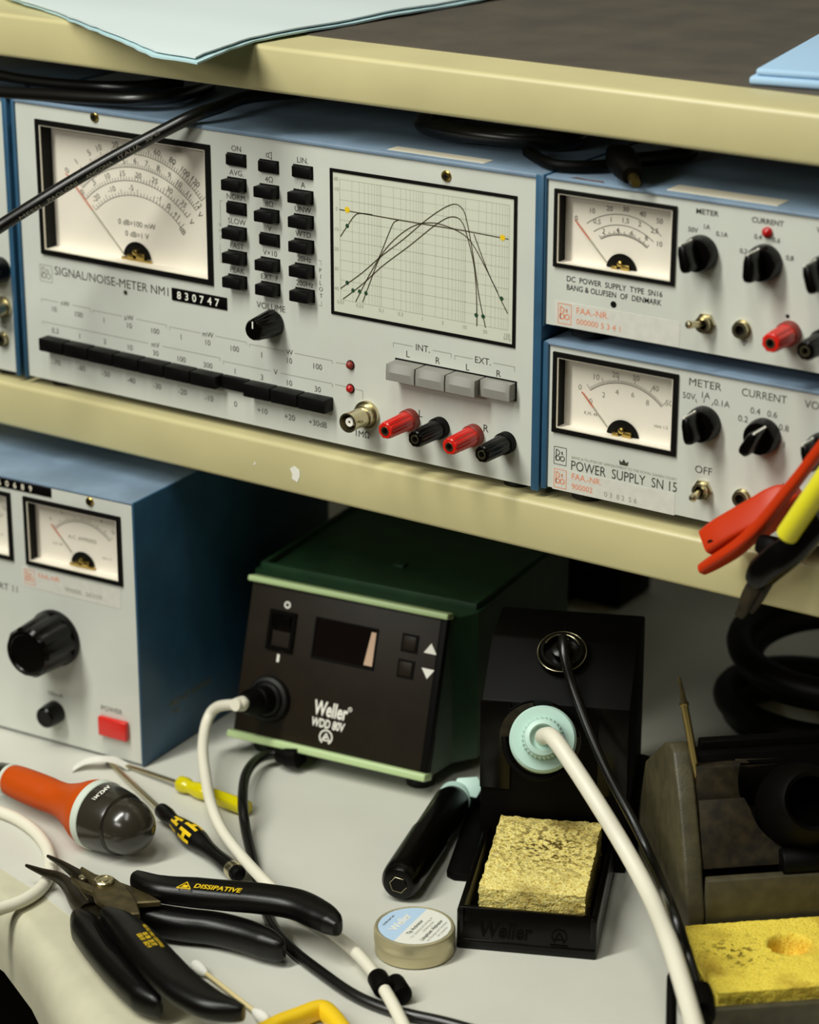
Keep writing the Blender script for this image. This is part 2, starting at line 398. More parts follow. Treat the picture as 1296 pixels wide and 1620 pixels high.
# wipes and papers on the upper shelf
def sheet(name, label, cat, poly, z0, z1, m, wav=1.0, group=None, seed=1, droop=None):
    """thin sheet with an outline; the part that overhangs the front edge droops"""
    rnd = random.Random(seed)
    pts = []
    n = len(poly)
    for i in range(n):
        a = Vector(poly[i]); c = Vector(poly[(i+1) % n]); k = max(2, int((c-a).length/7))
        nrm = Vector((-(c-a).y, (c-a).x)).normalized()
        for j in range(k):
            t = j/k; pts.append(a.lerp(c, t) + nrm*(wav*(rnd.random()-.5) if j else 0))
    t = bmesh.new()
    va = [t.verts.new((p.x, p.y, 0)) for p in pts]; t.faces.new(va)
    r = bmesh.ops.triangulate(t, faces=list(t.faces)); 
    bmesh.ops.subdivide_edges(t, edges=[e for e in t.edges if e.calc_length() > 25], cuts=3, use_grid_fill=True)
    bmesh.ops.triangulate(t, faces=list(t.faces))
    def zz(x, y):
        z = 0.35*math.sin(x*.06+seed)+0.3*math.sin(y*.09+seed*2)
        if y < -7: z -= 0.0008*(y+7)**2
        return z
    bm2 = bmesh.new(); mp = {}
    for v in t.verts: mp[v] = (bm2.verts.new((v.co.x, v.co.y, z1+zz(v.co.x, v.co.y))), bm2.verts.new((v.co.x, v.co.y, z0+zz(v.co.x, v.co.y))))
    for f in t.faces:
        bm2.faces.new([mp[v][0] for v in f.verts]); bm2.faces.new([mp[v][1] for v in reversed(f.verts)])
    for e in t.edges:
        if len(e.link_faces) == 1: bm2.faces.new([mp[e.verts[0]][0], mp[e.verts[0]][1], mp[e.verts[1]][1], mp[e.verts[1]][0]])
    bmesh.ops.recalc_face_normals(bm2, faces=list(bm2.faces)); t.free()
    b = B().use(m); b.merge(bm2)
    o = obj(name, b); tag(o, label, cat, group); rebase(o, (poly[0][0], poly[0][1], z0)); return o
zt = ZU+1.2
def onU(p, q, h=0): v = onZ(p, q, ZU+h); return (v.x, v.y)
lower = [onU(*p) for p in [(-60, -40), (18, 6), (88, 26), (160, 58), (240, 88), (312, 100), (404, 70), (525, 49), (665, 24), (800, 0), (900, -30), (500, -160)]]
upper = [onU(*p, 1.8) for p in [(-60, -46), (12, 0), (86, 20), (162, 51), (246, 80), (309, 91), (396, 64), (518, 42), (655, 17), (780, -4), (880, -34), (480, -165)]]
sheet('cleaning_wipe', 'pale cyan wipe lying underneath the white one, upper shelf left', 'wipe', lower, zt, zt+0.9, M_CYAN, 1.5, 'wipes on the upper shelf', 3)
sheet('cleaning_wipe', 'large white wipe whose corner hangs over the upper shelf edge', 'wipe', upper, zt+1.7, zt+2.4, M_PAPER, 1.0, 'wipes on the upper shelf', 3)
f0 = [onU(*p) for p in [(1184, 137), (1300, 146), (1420, 140), (1400, 30), (1290, 80)]]
cl = thing('folded_cloth', 'pale blue folded cloth at the right end of the upper shelf', 'cloth', (f0[0][0], f0[0][1], ZU+0.7))
for k, (z0, z1, s) in enumerate(((ZU+0.7, ZU+4.4, 0), (ZU+4.5, ZU+7.6, 2.0))):
    b = B().use(M_PBLUE); b.prism([(x+(s if i < 1 else 0), y+s) for i, (x, y) in enumerate(f0)], z0, z1, 1.4, seg=3); obj('fold', b, cl, sharp=60)

# ------------------------------------------------------------------ shared instrument pieces
def panel_holes(b, x0, x1, z0, z1, holes, y=0.0):
    xs = sorted({x0, x1, *[h[0] for h in holes], *[h[1] for h in holes]}); zs = sorted({z0, z1, *[h[2] for h in holes], *[h[3] for h in holes]})
    for i in range(len(xs)-1):
        for j in range(len(zs)-1):
            cx, cz = (xs[i]+xs[i+1])/2, (zs[j]+zs[j+1])/2
            if any(h[0] < cx < h[1] and h[2] < cz < h[3] for h in holes): continue
            b.geo([(xs[i], y, zs[j]), (xs[i+1], y, zs[j]), (xs[i+1], y, zs[j+1]), (xs[i], y, zs[j+1])], [(0, 1, 2, 3)])
def case(parent, M, x0, x1, z0, z1, depth, tl=2.5, tr=4.0, tt=2.0, tb=2.0, y0=-1.3, feet=0.0, m=None, mt=None):
    b = B(M).use(m or M_BLUE)
    b.box(x0-tl, x0, y0, depth, z0-tb, z1+tt, 0.8); b.box(x1, x1+tr, y0, depth, z0-tb, z1+tt, 0.8)
    b.box(x0, x1, 6, depth, z0-tb, z0); b.box(x0, x1, depth-2, depth, z0, z1)
    b.use(mt or M_BLUE_LIT).box(x0-tl+.3, x1+tr-.3, y0+.2, depth, z1, z1+tt+.05, 0.7)
    o = obj('case', b, parent)
    if feet > 0:
        for fx in (x0+14, x1-14):
            for fy in (12, depth-14):
                c = B(M).use(M_RUBBER); c.lathe([(7, 0), (7.5, feet*.6), (7.5, feet)], (fx, fy, z0-tb-feet)); obj('foot', c, parent)
    return o
def pl(B_, pts): return B_
def screw(parent, M, x, z, r=2.4, m=None):
    b = B(M).use(m or M_BRASS); b.lathe([(r, 0), (r, .5), (r*.8, 1.1), (r*.35, 1.15)], (x, 0, z), (0, -1, 0), 20)
    b.use(M_INKB).rect(x-r*.55, x+r*.55, z-r*.12, z+r*.12, -1.25); b.rect(x-r*.12, x+r*.12, z-r*.55, z+r*.55, -1.26); b.disc(x, z, r*.34, -1.2)
    return tag(obj('screw', b, parent), 'brass screw')
def binding_post(parent, M, x, z, colour, r=4.4, L=21, name='binding_post'):
    red = colour == 'red'
    b = B(M).use(M_REDDK if red else M_BLACK)
    b.lathe([(r*1.12, 0), (r*1.12, 3.6), (r*1.02, 4.2)], (x, 0, z), (0, -1, 0), 36)
    o = tag(obj(name, b, parent), colour+' binding post')
    c = B(M).use(M_RED if red else M_BLKGLOSS)
    wob = lambda a, k: 1.0 - 0.09*max(0, math.cos(8*a))**2 if k in (1, 2, 3, 4) else 1.0
    c.lathe([(r*.98, 4), (r*.98, 5), (r*.95, 8), (r*.9, L-2), (r*.84, L-.4), (r*.72, L), (r*.46, L), (r*.46, L-5)], (x, 0, z), (0, -1, 0), 64, wob=wob)
    obj('cap', c, o)
    d = B(M).use(M_NICKEL)
    d.lathe([(r*.46, L-6), (r*.46, L+.3), (r*.33, L+.3), (r*.33, L-5)], (x, 0, z), (0, -1, 0), 24); d.use(M_INKB).disc(x, z, r*.33, -(L-3)); obj('socket', d, o)
    return o
def jack(parent, M, x, z, r=3.6, L=3.0):
    b = B(M).use(M_NICKEL); b.lathe([(r*1.15, 0), (r*1.15, .8), (r, .8), (r, L), (r*.6, L), (r*.6, L-2.6)], (x, 0, z), (0, -1, 0), 28)
    b.use(M_INKB).disc(x, z, r*.62, -(L-2.4)); return obj('jack_socket', b, parent)
def toggle(parent, M, x, z, dx=-1.0, dz=0.3):
    b = B(M).use(M_NICKEL); b.lathe([(4.6, 0), (4.6, 1.6), (3.5, 1.7), (3.5, 3.6), (2.4, 3.6), (2.4, 2)], (x, 0, z), (0, -1, 0), 6); b.lathe([(3.5, 1.6), (3.5, 4), (2.3, 4), (2.3, 2)], (x, 0, z), (0, -1, 0), 24)
    o = obj('toggle_switch', b, parent)
    c = B(M).use(M_NICKEL); c.sweep([(x, -2, z), (x+dx*.4, -6, z+dz*.4), (x+dx, -11.5, z+dz)], [1.1, 1.4, 1.8], 12); c.lathe([(1.8, 0), (1.3, .9), (.4, 1.2)], (x+dx, -11.4, z+dz), (dx*.1, -1, dz*.1), 12); obj('lever', c, o)
    return o
def bar_knob(parent, M, x, z, r=8.0, L=15, ang=100):
    """round skirt, finger bar towards the viewer and a white index line"""
    b = B(M).use(M_BLKGLOSS)
    b.lathe([(r, 0), (r, 2), (r*.93, 5.5), (r*.88, 6.2), (r*.2, 6.4)], (x, 0, z), (0, -1, 0), 40)
    a = math.radians(ang); c, s_ = math.cos(a), math.sin(a)
    L4 = Matrix.Translation((x, 0, z)) @ Matrix.Rotation(-(a-math.pi/2), 4, 'Y')
    L += 2.5; pts = [(-1.5, r*.84), (1.5, r*.84), (2.4, 3), (2.7, -3), (2.0, -r*.7), (-2.0, -r*.7), (-2.7, -3), (-2.4, 3)]
    b.prism([(p[0], p[1]) for p in pts], 5.5, L, 1.3, L=L4 @ Matrix.Rotation(math.pi/2, 4, 'X'))
    o = obj('rotary_knob', b, parent)
    d = B(M).use(M_WHITE); d.box(-.45, .45, -6.9, -6.2, 2.2, r*.93, L=L4); d.box(-.4, .4, -L-.1, -6, r*.8, r*.9, L=L4); obj('index_line', d, o)
    return o
def meter(parent, M, x0, x1, z0, z1, w=1.6, depth=8.0, arcs=(), needle=None, pivot=None, pr=8.0, texts=(), label=None, gap_l=0):
    b = B(M).use(M_INKB); b.frame(x0, x1, z0, z1, w, -1.2, 0.4)
    i0, i1, k0, k1 = x0+w, x1-w, z0+w, z1-w
    b.box(i0-.6, i0, 0, depth, k0, k1); b.box(i0, i1, 0, depth, k1, k1+.6); b.box(i1, i1+.6, 0, depth, k0, k1)
    b.use(M_DIAL).box(i0, i1, 0, depth, k0-.6, k0)
    b.use(M_CREAM).frame(i0, i1, k0, k1, .45, -.9, -.2)
    o = tag(obj('panel_meter', b, parent), label or 'black framed needle meter')
    y = depth
    c = B(M).use(M_DIAL); c.box(i0-.5, i1+.5, y, y+1, k0-.5, k1+.5)
    yy = y-.08
    for (cx, cz, r, a0, a1, n, big, l0, l1, wl) in arcs:
        c.use(M_INK); c.disc(cx, cz, r+wl/2, yy, 48, r-wl/2, a0, a1)
        for i in range(n+1):
            a = math.radians(a0+(a1-a0)*i/n); l = l1 if i % big == 0 else l0
            c.line(cx+r*math.cos(a), cz+r*math.sin(a), cx+(r+l)*math.cos(a), cz+(r+l)*math.sin(a), wl, yy)
    for t in texts:
        c.use(t[5] if len(t) > 5 else M_INK).text(t[0], t[1], t[2], t[3], rot=t[4] if len(t) > 4 else 0, y=yy-.02)
    obj('dial', c, o)
    if needle:
        (nx0, nz0), (nx1, nz1) = needle
        d = B(M).use(M_INKR); mx, mz = nx0+(nx1-nx0)*.45, nz0+(nz1-nz0)*.45
        d.box(-.2, .2, -.15, .15, 0, math.hypot(nx1-nx0, nz1-nz0)*.45, L=Matrix.Translation((mx, y-1.2, mz)) @ Matrix.Rotation(math.atan2(nx0-nx1, nz0-nz1), 4, 'Y'))
        d.use(M_INKG).box(-.16, .16, -.15, .15, 0, math.hypot(nx1-nx0, nz1-nz0)*.55, L=Matrix.Translation((nx1, y-1.2, nz1)) @ Matrix.Rotation(math.atan2(nx0-nx1, nz0-nz1), 4, 'Y'))
        tag(obj('needle', d, o), 'needle with a red tip')
    if pivot:
        px, pz = pivot; e = B(M).use(M_INKB)
        e.disc(px, pz, pr, y-.5, 30, 0, 8, 172)
        e.use(M_BRASS); e.box(px-pr*.55, px-pr*.15, y-2.6, y-.5, pz+.6, pz+pr*.3, .3); e.box(px+pr*.05, px+pr*.6, y-2.2, y-.5, pz+.5, pz+pr*.42, .3)
        e.lathe([(pr*.17, 0), (pr*.17, 2), (pr*.06, 2.4)], (px, y-.4, pz+pr*.45), (0, -1, 0), 14); e.box(px-pr*1.05, px+pr*1.05, y-1.6, y-.4, pz-.6, pz+.7, .2)
        obj('movement', e, o)
    g = B(M).use(M_GLASS); g.rect(i0, i1, k0, k1, -.5); obj('glass', g, o)
    return o
def bo_logo(b, x0, x1, z0, z1, m, y=-.09):
    """square outline with a B, a small ampersand like sign and an O"""
    b.use(m); w = (x1-x0)*.045; b.poly([(x0, z0), (x1, z0), (x1, z1), (x0, z1), (x0, z0)], w, y)
    W, H = x1-x0, z1-z0; k = .07*W
    def at(u, v): return x0+u*W, z0+v*H
    b.line(*at(.17, .2), *at(.17, .84), k, y)
    cx, cz = at(.30, .68); b.disc(cx, cz, .155*W+k/2, y, 20, .155*W-k/2, -90, 90); cx, cz = at(.30, .36); b.disc(cx, cz, .17*W+k/2, y, 24, .17*W-k/2)
    cx, cz = at(.68, .36); b.disc(cx, cz, .17*W+k/2, y, 24, .17*W-k/2)
    b.poly([at(.60, .60), at(.70, .74), at(.58, .74), at(.74, .58)], k*.7, y); b.line(*at(.17, .84), *at(.30, .84), k, y)
# ------------------------------------------------------------------ signal / noise meter
I4 = Matrix()
nm = thing('noise_meter', 'widest grey instrument with two big windows and rows of black push buttons', 'measuring instrument', (151, 100, ZS))
case(nm, I4, 0, 303, 0.4, 142.2, 215, 2.4, 4.6, 2.2, 1.4, -1.3, 3.0)
win = (13.2, 122.8, 66.9, 135.2); scr = (192.6, 293.4, 64.0, 133.0)
pb = B().use(M_PANEL); panel_holes(pb, 0, 303, 0.4, 142.2, [(win[0]+1, win[1]-1, win[2]+1, win[3]-1)])
def c1(x, y, Y=0.0): return pan(x/2.4, 140+y/2.4, Y)
def c2(x, y): return pan(340+x/2.4, 220+y/2.4)
def c3(x, y): return pan(x/2.4, 460+y/2.4)
def c4(x, y): return pan(500+x/3.24, 500+y/3.24)
SL = 0.0
def lab(b, t, p, h, m=None, al='c', width=None, bold=0.0):
    b.use(m or M_INK).text(t, p[0], p[1], h, al, width, bold=bold)
# key labels
keycols = [((375, 252.5), (376.8, 444.5), ['ON', 'AVG.', 'NORM.', 'SLOW', 'FAST', 'PEAK'], (0, 2)),
           ((426.3, 263), (429, 456), ['', '4Ω', '8Ω', 'V', 'V×10', 'EXT. F.'], (0, 3)),
           ((480, 271.5), (483.3, 466), ['LIN.', 'A', 'UNW.', 'WTD.', '20Hz', '200Hz'], (0,))]
ka = B
keys = []
for (a, c, names, pressed) in keycols:
    for i, nme in enumerate(names):
        t = i/5; x, z = pan(a[0]+(c[0]-a[0])*t, a[1]+(c[1]-a[1])*t)
        keys.append((x, z, i in pressed))
        if nme: lab(pb, nme, (x-.3, z+5.2), 2.6)
x, z = c2(206, 62)      # loudspeaker sign
pb.use(M_INK).poly([(x-1.6, z-.8), (x-1.6, z+.8), (x-.3, z+.8), (x+1.4, z+1.7), (x+1.4, z-1.7), (x-.3, z-.8), (x-1.6, z-.8)], .3); pb.line(x-.3, z-.8, x-.3, z+.8, .3)
for ch, q in zip('RMS', ((838, 517), (838, 541), (838, 565))): lab(pb, ch, c1(*q), 2.0, M_INKG)
for ch, q in zip('PILOT', ((1217, 690), (1218, 714), (1218, 738), (1219, 762), (1220, 787))): lab(pb, ch, c1(*q), 2.0, M_INK)
pb.use(M_INKG).poly([c1(846, 427), c1(836, 425), c1(838, 505)], .3); pb.poly([c1(836, 588), c1(838, 660), c1(848, 663)], .3)
pb.poly([c1(1210, 652), c1(1219, 654), c1(1220, 672)], .3); pb.poly([c1(1221, 808), c1(1221, 826), c1(1210, 823)], .3)
lab(pb, 'VOLUME', c2(213, 637), 3.0)
bo_logo(pb, *[v for v in (c1(153, 700)[0], c1(198, 700)[0])], c1(175, 733)[1], c1(175, 671)[1], M_INKG)
p0, p1 = c1(208, 688), c1(640, 775); lab(pb, 'SIGNAL/NOISE-METER NM1', (p0[0], (p0[1]+p1[1])/2), 4.3, M_INK, 'l', p1[0]-p0[0])
pb.use(M_INKB).disc(*c1(477, 775), .9); pb.use(M_INKG).disc(*c1(477, 775), 1.5, -.075, 20, .95)
# range scale print
def bracket(b, xl, xr, txt, tx, cf, y0, y1, m=M_INKG, tk=1.6):
    """y0,y1 crop heights at the ends of a bracket interrupted by its unit"""
    pa, pz = cf(xl, y0), cf(xr, y1); z = (pa[1]+pz[1])/2; b.use(m)
    g = cf(tx, (y0+y1)/2)[0]; hw = 2.2*len(txt)*.7+1.4
    b.line(pa[0], z, g-hw, z, .3); b.line(g+hw, z, pz[0], z, .3)
    b.line(pa[0], z, pa[0], z-tk, .3); b.line(pz[0], z, pz[0], z-tk, .3)
    b.use(M_INK).text(txt, g, z, 2.6); return z
bracket(pb, 157, 343, 'nW', 248, c3, 28, 70); bracket(pb, 352, 632, 'µW', 490, c3, 72, 132); bracket(pb, 644, 936, 'mW', 790, c3, 134, 198); bracket(pb, 948, 1262, 'W', 1100, c3, 200, 268)
bracket(pb, 161, 836, 'mV', 590, c3, 110, 262); bracket(pb, 848, 1262, 'V', 1047, c3, 264, 356)
for t, q in zip(['10', '100', '1', '10', '100', '1', '10', '100', '1', '10', '100'], [(207, 70), (300, 90), (395, 112), (492, 132), (590, 153), (688, 175), (790, 197), (892, 220), (994, 243), (1100, 265), (1207, 288)]): lab(pb, t, c3(*q), 2.7)
for t, q in zip(['0,3', '1', '3', '10', '30', '100', '300', '1', '3', '10', '30'], [(210, 152), (303, 172), (398, 193), (495, 215), (592, 237), (690, 260), (790, 283), (893, 305), (995, 328), (1100, 350), (1207, 374)]): lab(pb, t, c3(*q), 2.7)
for t, q in zip(['-70', '-60', '-50', '-40', '-30', '-20', '-10', '0', '+10', '+20', '+30dB'], [(215, 272), (310, 293), (403, 316), (499, 340), (597, 362), (694, 384), (794, 408), (895, 430), (997, 456), (1101, 480), (1207, 504)]): lab(pb, t, c3(*q), 2.8)
# lines to the lamps
pb.use(M_INKG).line(*c3(1275, 272), *c4(160, 247), .3); pb.poly([c4(98, 350), c4(165, 365)], .3); pb.poly([c4(190, 372), c4(240, 383), c4(240, 428)], .3)
lab(pb, '1MΩ', c4(240, 606), 3.0, M_INKB)
lab(pb, 'L', c4(537, 500), 3.4); lab(pb, 'R', c4(872, 576), 3.4)
for t, q in (('L', (472, 195)), ('R', (625, 228)), ('L', (778, 262)), ('R', (937, 295))): lab(pb, t, c4(*q), 3.0)
def br2(xl, yl, xr, yr, t, tx):
    pa, pz = c4(xl, yl), c4(xr, yr); z = (pa[1]+pz[1])/2; g = c4(tx, (yl+yr)/2)[0]; pb.use(M_INKG)
    pb.line(pa[0], z, g-5.5, z, .3); pb.line(g+5.5, z, pz[0], z, .3); pb.line(pa[0], z, pa[0], z-2, .3); pb.line(pz[0], z, pz[0], z-2, .3)
    pb.use(M_INK).text(t, g, z, 3.0)
br2(397, 133, 693, 196, 'INT.', 548); br2(712, 200, 1018, 262, 'EXT.', 856)
obj('front_panel', pb, nm)
for x, z, pr_ in keys:
    k = B().use(M_KEY); L = 2.2 if pr_ else 6.0
    k.box(x-5.3, x+5.3, -L, 0.3, z-2.6, z+2.6, .5); k.box(x-5.6, x+5.6, -.4, .2, z-3.2, z+3.0)
    obj('push_button', k, nm)
xa, za = pan(75, 539.5); xb, zb = pan(528, 639.5); W = (xb-xa)/11
for i in range(11):
    x = xa+W*i; z = za+(zb-za)*(i+.5)/11; L = 3.0 if i == 7 else 7.0
    k = B().use(M_KEY); k.box(x+.25, x+W-.25, -L, .3, z-3.3, z+3.3, .45); obj('range_button', k, nm)
# dial window
def dc(x, y): return c1(x, y, 8.0)
T = []
def arcl(items, cx, cz, h):
    for t, q in items:
        x, z = dc(*q); T.append((t, x, z, h, math.atan2(z-cz, x-cx)-math.pi/2))
arcl([('0', (255, 310)), ('1', (290, 277)), ('5', (338, 243)), ('10', (376, 225)), ('20', (437, 213)), ('40', (530, 222)), ('60', (597, 243)), ('80', (655, 275)), ('100', (704, 317)), ('120', (743, 355))], 71.4, 70, 2.9)
arcl([('3', (392, 285)), ('4', (430, 277)), ('5', (470, 275)), ('6', (513, 275)), ('7', (557, 285)), ('8', (601, 302)), ('9', (643, 328)), ('10', (682, 362)), ('11', (718, 402)), ('12', (756, 442)), ('V', (760, 480))], 69.9, 66.9, 2.7)
arcl([('0', (313, 392)), ('5', (358, 355)), ('10', (409, 332)), ('15', (466, 322)), ('20', (526, 330)), ('25', (588, 350)), ('30', (645, 386)), ('35', (698, 438)), ('V', (728, 508))], 68.7, 64.5, 2.7)
arcl([('-20', (366, 415)), ('-10', (424, 383)), ('-5', (498, 377)), ('-1', (604, 415)), ('0', (641, 446)), ('+1', (672, 480)), ('dB', (694, 540))], 69.3, 64.4, 2.7)
q = dc(520, 515); T.append(('0 dB=100 mW', q[0], q[1], 2.7)); q = dc(521, 556); T.append(('0 dB=1 V', q[0], q[1], 2.7))
arcs = [(71.0, 71.0, 51.8, 140, 41, 60, 5, 2.2, 3.6, .28), (69.9, 66.9, 49.2, 135, 42, 60, 5, 1.9, 3.2, .28), (68.7, 64.5, 44.8, 135, 44, 40, 5, 1.9, 3.2, .28), (69.3, 64.4, 37.7, 134, 43, 30, 5, 1.9, 3.2, .28)]
pm = meter(nm, I4, *win, w=2.6, depth=8.0, arcs=arcs, needle=((25, 108.2), (61.5, 71.5)), pivot=(69, 70.0), pr=9.0, texts=T, label='large black framed needle meter')
# embossed tape
tp = B().use(M_BLACK); q0, q1 = c1(653, 757), c1(864, 838); zt0, zt1 = q1[1], c1(653, 757)[1]
zc = (c1(757, 781)[1]+c1(757, 816)[1])/2; tp.box(q0[0], q1[0], -.5, 0.1, zc-3.1, zc+3.1, .15)
tp.use(M_WHITE)
for i, ch in enumerate('830747'): tp.text(ch, q0[0]+(q1[0]-q0[0])*(.14+.138*i), zc, 3.6, y=-.6, bold=.02)
tag(obj('embossed_label', tp, nm), 'black embossed tape with white digits')
# filter chart
ch = B().use(M_INKB); ch.frame(*scr[:2], *scr[2:], 1.5, -.6, .2)
obj_ch = tag(obj('chart_window', ch, nm), 'black framed response chart')
pc = B().use(M_CHART); pc.box(scr[0]+1.2, scr[1]-1.2, -.2, .3, scr[2]+1.2, scr[3]-1.2)
gx0, gx1 = c2(476, 300)[0], c2(1117, 500)[0]; gz1 = c2(476, 152)[1]; gz0 = (c2(476, 600)[1]+c2(1117, 735)[1])/2
pc.use(M_GRID); y = -.24
dec = (gx1-gx0)/4.0
for d in range(4):
    for k in range(1, 10):
        x = gx0+dec*(d+math.log10(k)); pc.line(x, gz0, x, gz1, .16 if k > 1 else .3, y)
pc.line(gx1, gz0, gx1, gz1, .3, y)
for k in range(13):
    z = gz0+(gz1-gz0)*k/12; pc.line(gx0, z, gx1, z, .16 if k % 2 else .26, y)
pc.use(M_CURVE)
def curve(pts, w=.5):
    P = [Vector(c2(*p)) for p in pts]; Q = []
    for i in range(len(P)-1):
        a, b_, c_, d_ = P[max(i-1, 0)], P[i], P[i+1], P[min(i+2, len(P)-1)]
        for k in range(6):
            t = k/6; Q.append(.5*((2*b_)+(c_-a)*t+(2*a-5*b_+4*c_-d_)*t*t+(3*b_-a-3*c_+d_)*t**3))
    Q.append(P[-1]); pc.poly([(v.x, v.y) for v in Q], w, -.28)
curve([(474, 267), (560, 282), (700, 307), (820, 327), (960, 350), (1117, 380)])
curve([(478, 370), (504, 330), (530, 293), (552, 282), (600, 287)])
curve([(478, 567), (560, 508), (630, 447), (720, 378), (800, 310), (870, 262), (915, 247), (945, 270), (960, 320), (975, 400), (988, 480), (1005, 600), (1029, 716)])
curve([(488, 607), (560, 552), (640, 480), (740, 405), (840, 325), (900, 295), (940, 315), (965, 390), (985, 480), (994, 580), (996, 710)])
curve([(536, 617), (580, 530), (625, 448), (660, 362), (680, 318), (700, 307)])
curve([(562, 620), (590, 545), (630, 446), (690, 375), (760, 328), (830, 318), (900, 338), (955, 370), (990, 415), (1040, 510), (1085, 605), (1113, 662)])
curve([(985, 360), (1010, 430), (1045, 520), (1075, 580)])
pc.use(M_YEL)
for q in ((504, 268), (1094, 374)): pc.disc(*c2(*q), 1.4, -.32, 14)
pc.use(M_GREEN)
for q in ((504, 329), (504, 545), (526, 574), (551, 578), (575, 585), (1090, 605), (994, 668), (1020, 673)): pc.disc(*c2(*q), 1.0, -.32, 14)
pc.use(M_INKG)
for t, q in (('dB', (460, 150)), ('+10', (458, 188)), ('0', (464, 264)), ('-10', (460, 341)), ('-20', (460, 416)), ('-30', (460, 491)), ('-40', (461, 566)), ('0,01', (478, 618)), ('0,03', (551, 633)), ('0,1', (633, 650)), ('0,3', (706, 664)), ('1', (789, 683)), ('3', (866, 698)), ('10', (950, 714)), ('30', (1027, 731)), ('100', (1112, 745)), ('kHz', (1112, 758))): pc.text(t, *c2(*q), 1.7, y=-.26)
obj('chart', pc, obj_ch)
for q in (c1(360, 108), c2(880, 140)): screw(nm, I4, *q, 2.6)
# volume knob
x, z = pan(432, 511); k = B().use(M_BLKGLOSS)
wob = lambda a, kk: 1-.06*max(0, math.cos(9*a))**2 if kk in (1, 2, 3) else 1
k.lathe([(6.6, .4), (6.6, 2), (6.3, 5), (5.2, 14.5), (4.5, 15.6), (1.5, 15.8)], (x, 0, z), (0, -1, 0), 72, wob=wob)
o = tag(obj('volume_knob', k, nm), 'small tapered black knob'); d = B().use(M_WHITE); d.box(x-.35, x+.35, -16.0, -15.0, z+1, z+4.3); obj('index_line', d, o)
# lamps
for q, m, t in (((178, 250), M_REDDK, 'dark unlit indicator'), ((178, 371), M_LED, 'red indicator')):
    x, z = c4(*q); k = B().use(m); k.lathe([(1.9, 0), (1.9, .8), (1.6, 1.7), (.7, 2.3)], (x, 0, z), (0, -1, 0), 18); k.use(M_INKB).lathe([(2.3, 0), (2.3, .4)], (x, 0, z), (0, -1, 0), 18); tag(obj('indicator_lamp', k, nm), t)
# coaxial socket
x, z = pan(582, 655); k = B().use(M_NICKEL)
k.lathe([(6.6, 0), (6.6, 1.8), (5.3, 1.9), (5.3, 5), (4.5, 5.2), (4.5, 14.5), (4.7, 14.6), (4.7, 16.3), (3.9, 16.3), (3.9, 8)], (x, 0, z), (0, -1, 0), 40)
o = tag(obj('coaxial_socket', k, nm), 'nickel coaxial socket'); k = B().use(M_BLACK); k.lathe([(3.9, 8), (3.9, 9), (2.2, 9.2)], (x, 0, z), (0, -1, 0), 24); k.use(M_COTTON).lathe([(2.1, 8), (2.1, 15), (.8, 15), (.8, 12)], (x, 0, z), (0, -1, 0), 20); k.use(M_BRASS).lathe([(.7, 9), (.7, 14), (.3, 14.6)], (x, 0, z), (0, -1, 0), 10); obj('insulator', k, o)
k = B().use(M_NICKEL)
for s_ in (-1, 1): k.lathe([(.8, 4), (.8, 6), (.4, 6.4)], (x, -12.5, z), (s_, 0, .1), 10)
obj('bayonet_pin', k, o)
# selector buttons
xa, za = pan(626.5, 579); xb, zb = pan(817, 621); W = (xb-xa)/4; zc = (za+zb)/2
k = B().use(M_INKB); k.box(xa-.3, xb+.3, -.25, .1, zc-4.6, zc+4.6); obj('button_slot', k, nm)
for i in range(4):
    x0 = xa+W*i+.4; x1 = xa+W*(i+1)-.4; L = 5 if i == 3 else 8.5; k = B().use(M_GREYKEY)
    n = 12; vs = []; fs = []
    for j in range(n+1):
        u = j/n; x = x0+(x1-x0)*u; sc = 2.6*(1-(2*u-1)**2)     # scooped upper front edge
        vs += [(x, .2, zc+3.9), (x, -L+sc, zc+3.9), (x, -L-.4, zc+.3), (x, -L-.3, zc-3.7), (x, .2, zc-3.9)]
    for j in range(n):
        for q in range(5): fs.append((j*5+q, j*5+(q+1) % 5, (j+1)*5+(q+1) % 5, (j+1)*5+q))
    fs += [tuple(range(5)), tuple(n*5+q for q in reversed(range(5)))]
    k.geo(vs, fs); tag(obj('selector_button', k, nm, sharp=25), 'grey scooped push button')
for (bx, by), c_ in (((650, 663), 'red'), ((697, 676), 'black'), ((751, 687.5), 'red'), ((802, 699.5), 'black')): binding_post(nm, I4, *pan(bx, by), c_, 4.6, 21)
# stickers on the lid
k = B().use(M_CREAM); a = onZ(612, 237, 144.4); c_ = onZ(757, 262, 144.4); k.box(min(a.x, c_.x), max(a.x, c_.x), 3, 11, 144.2, 144.6); tag(obj('lid_sticker', k, nm), 'cream paper strip')

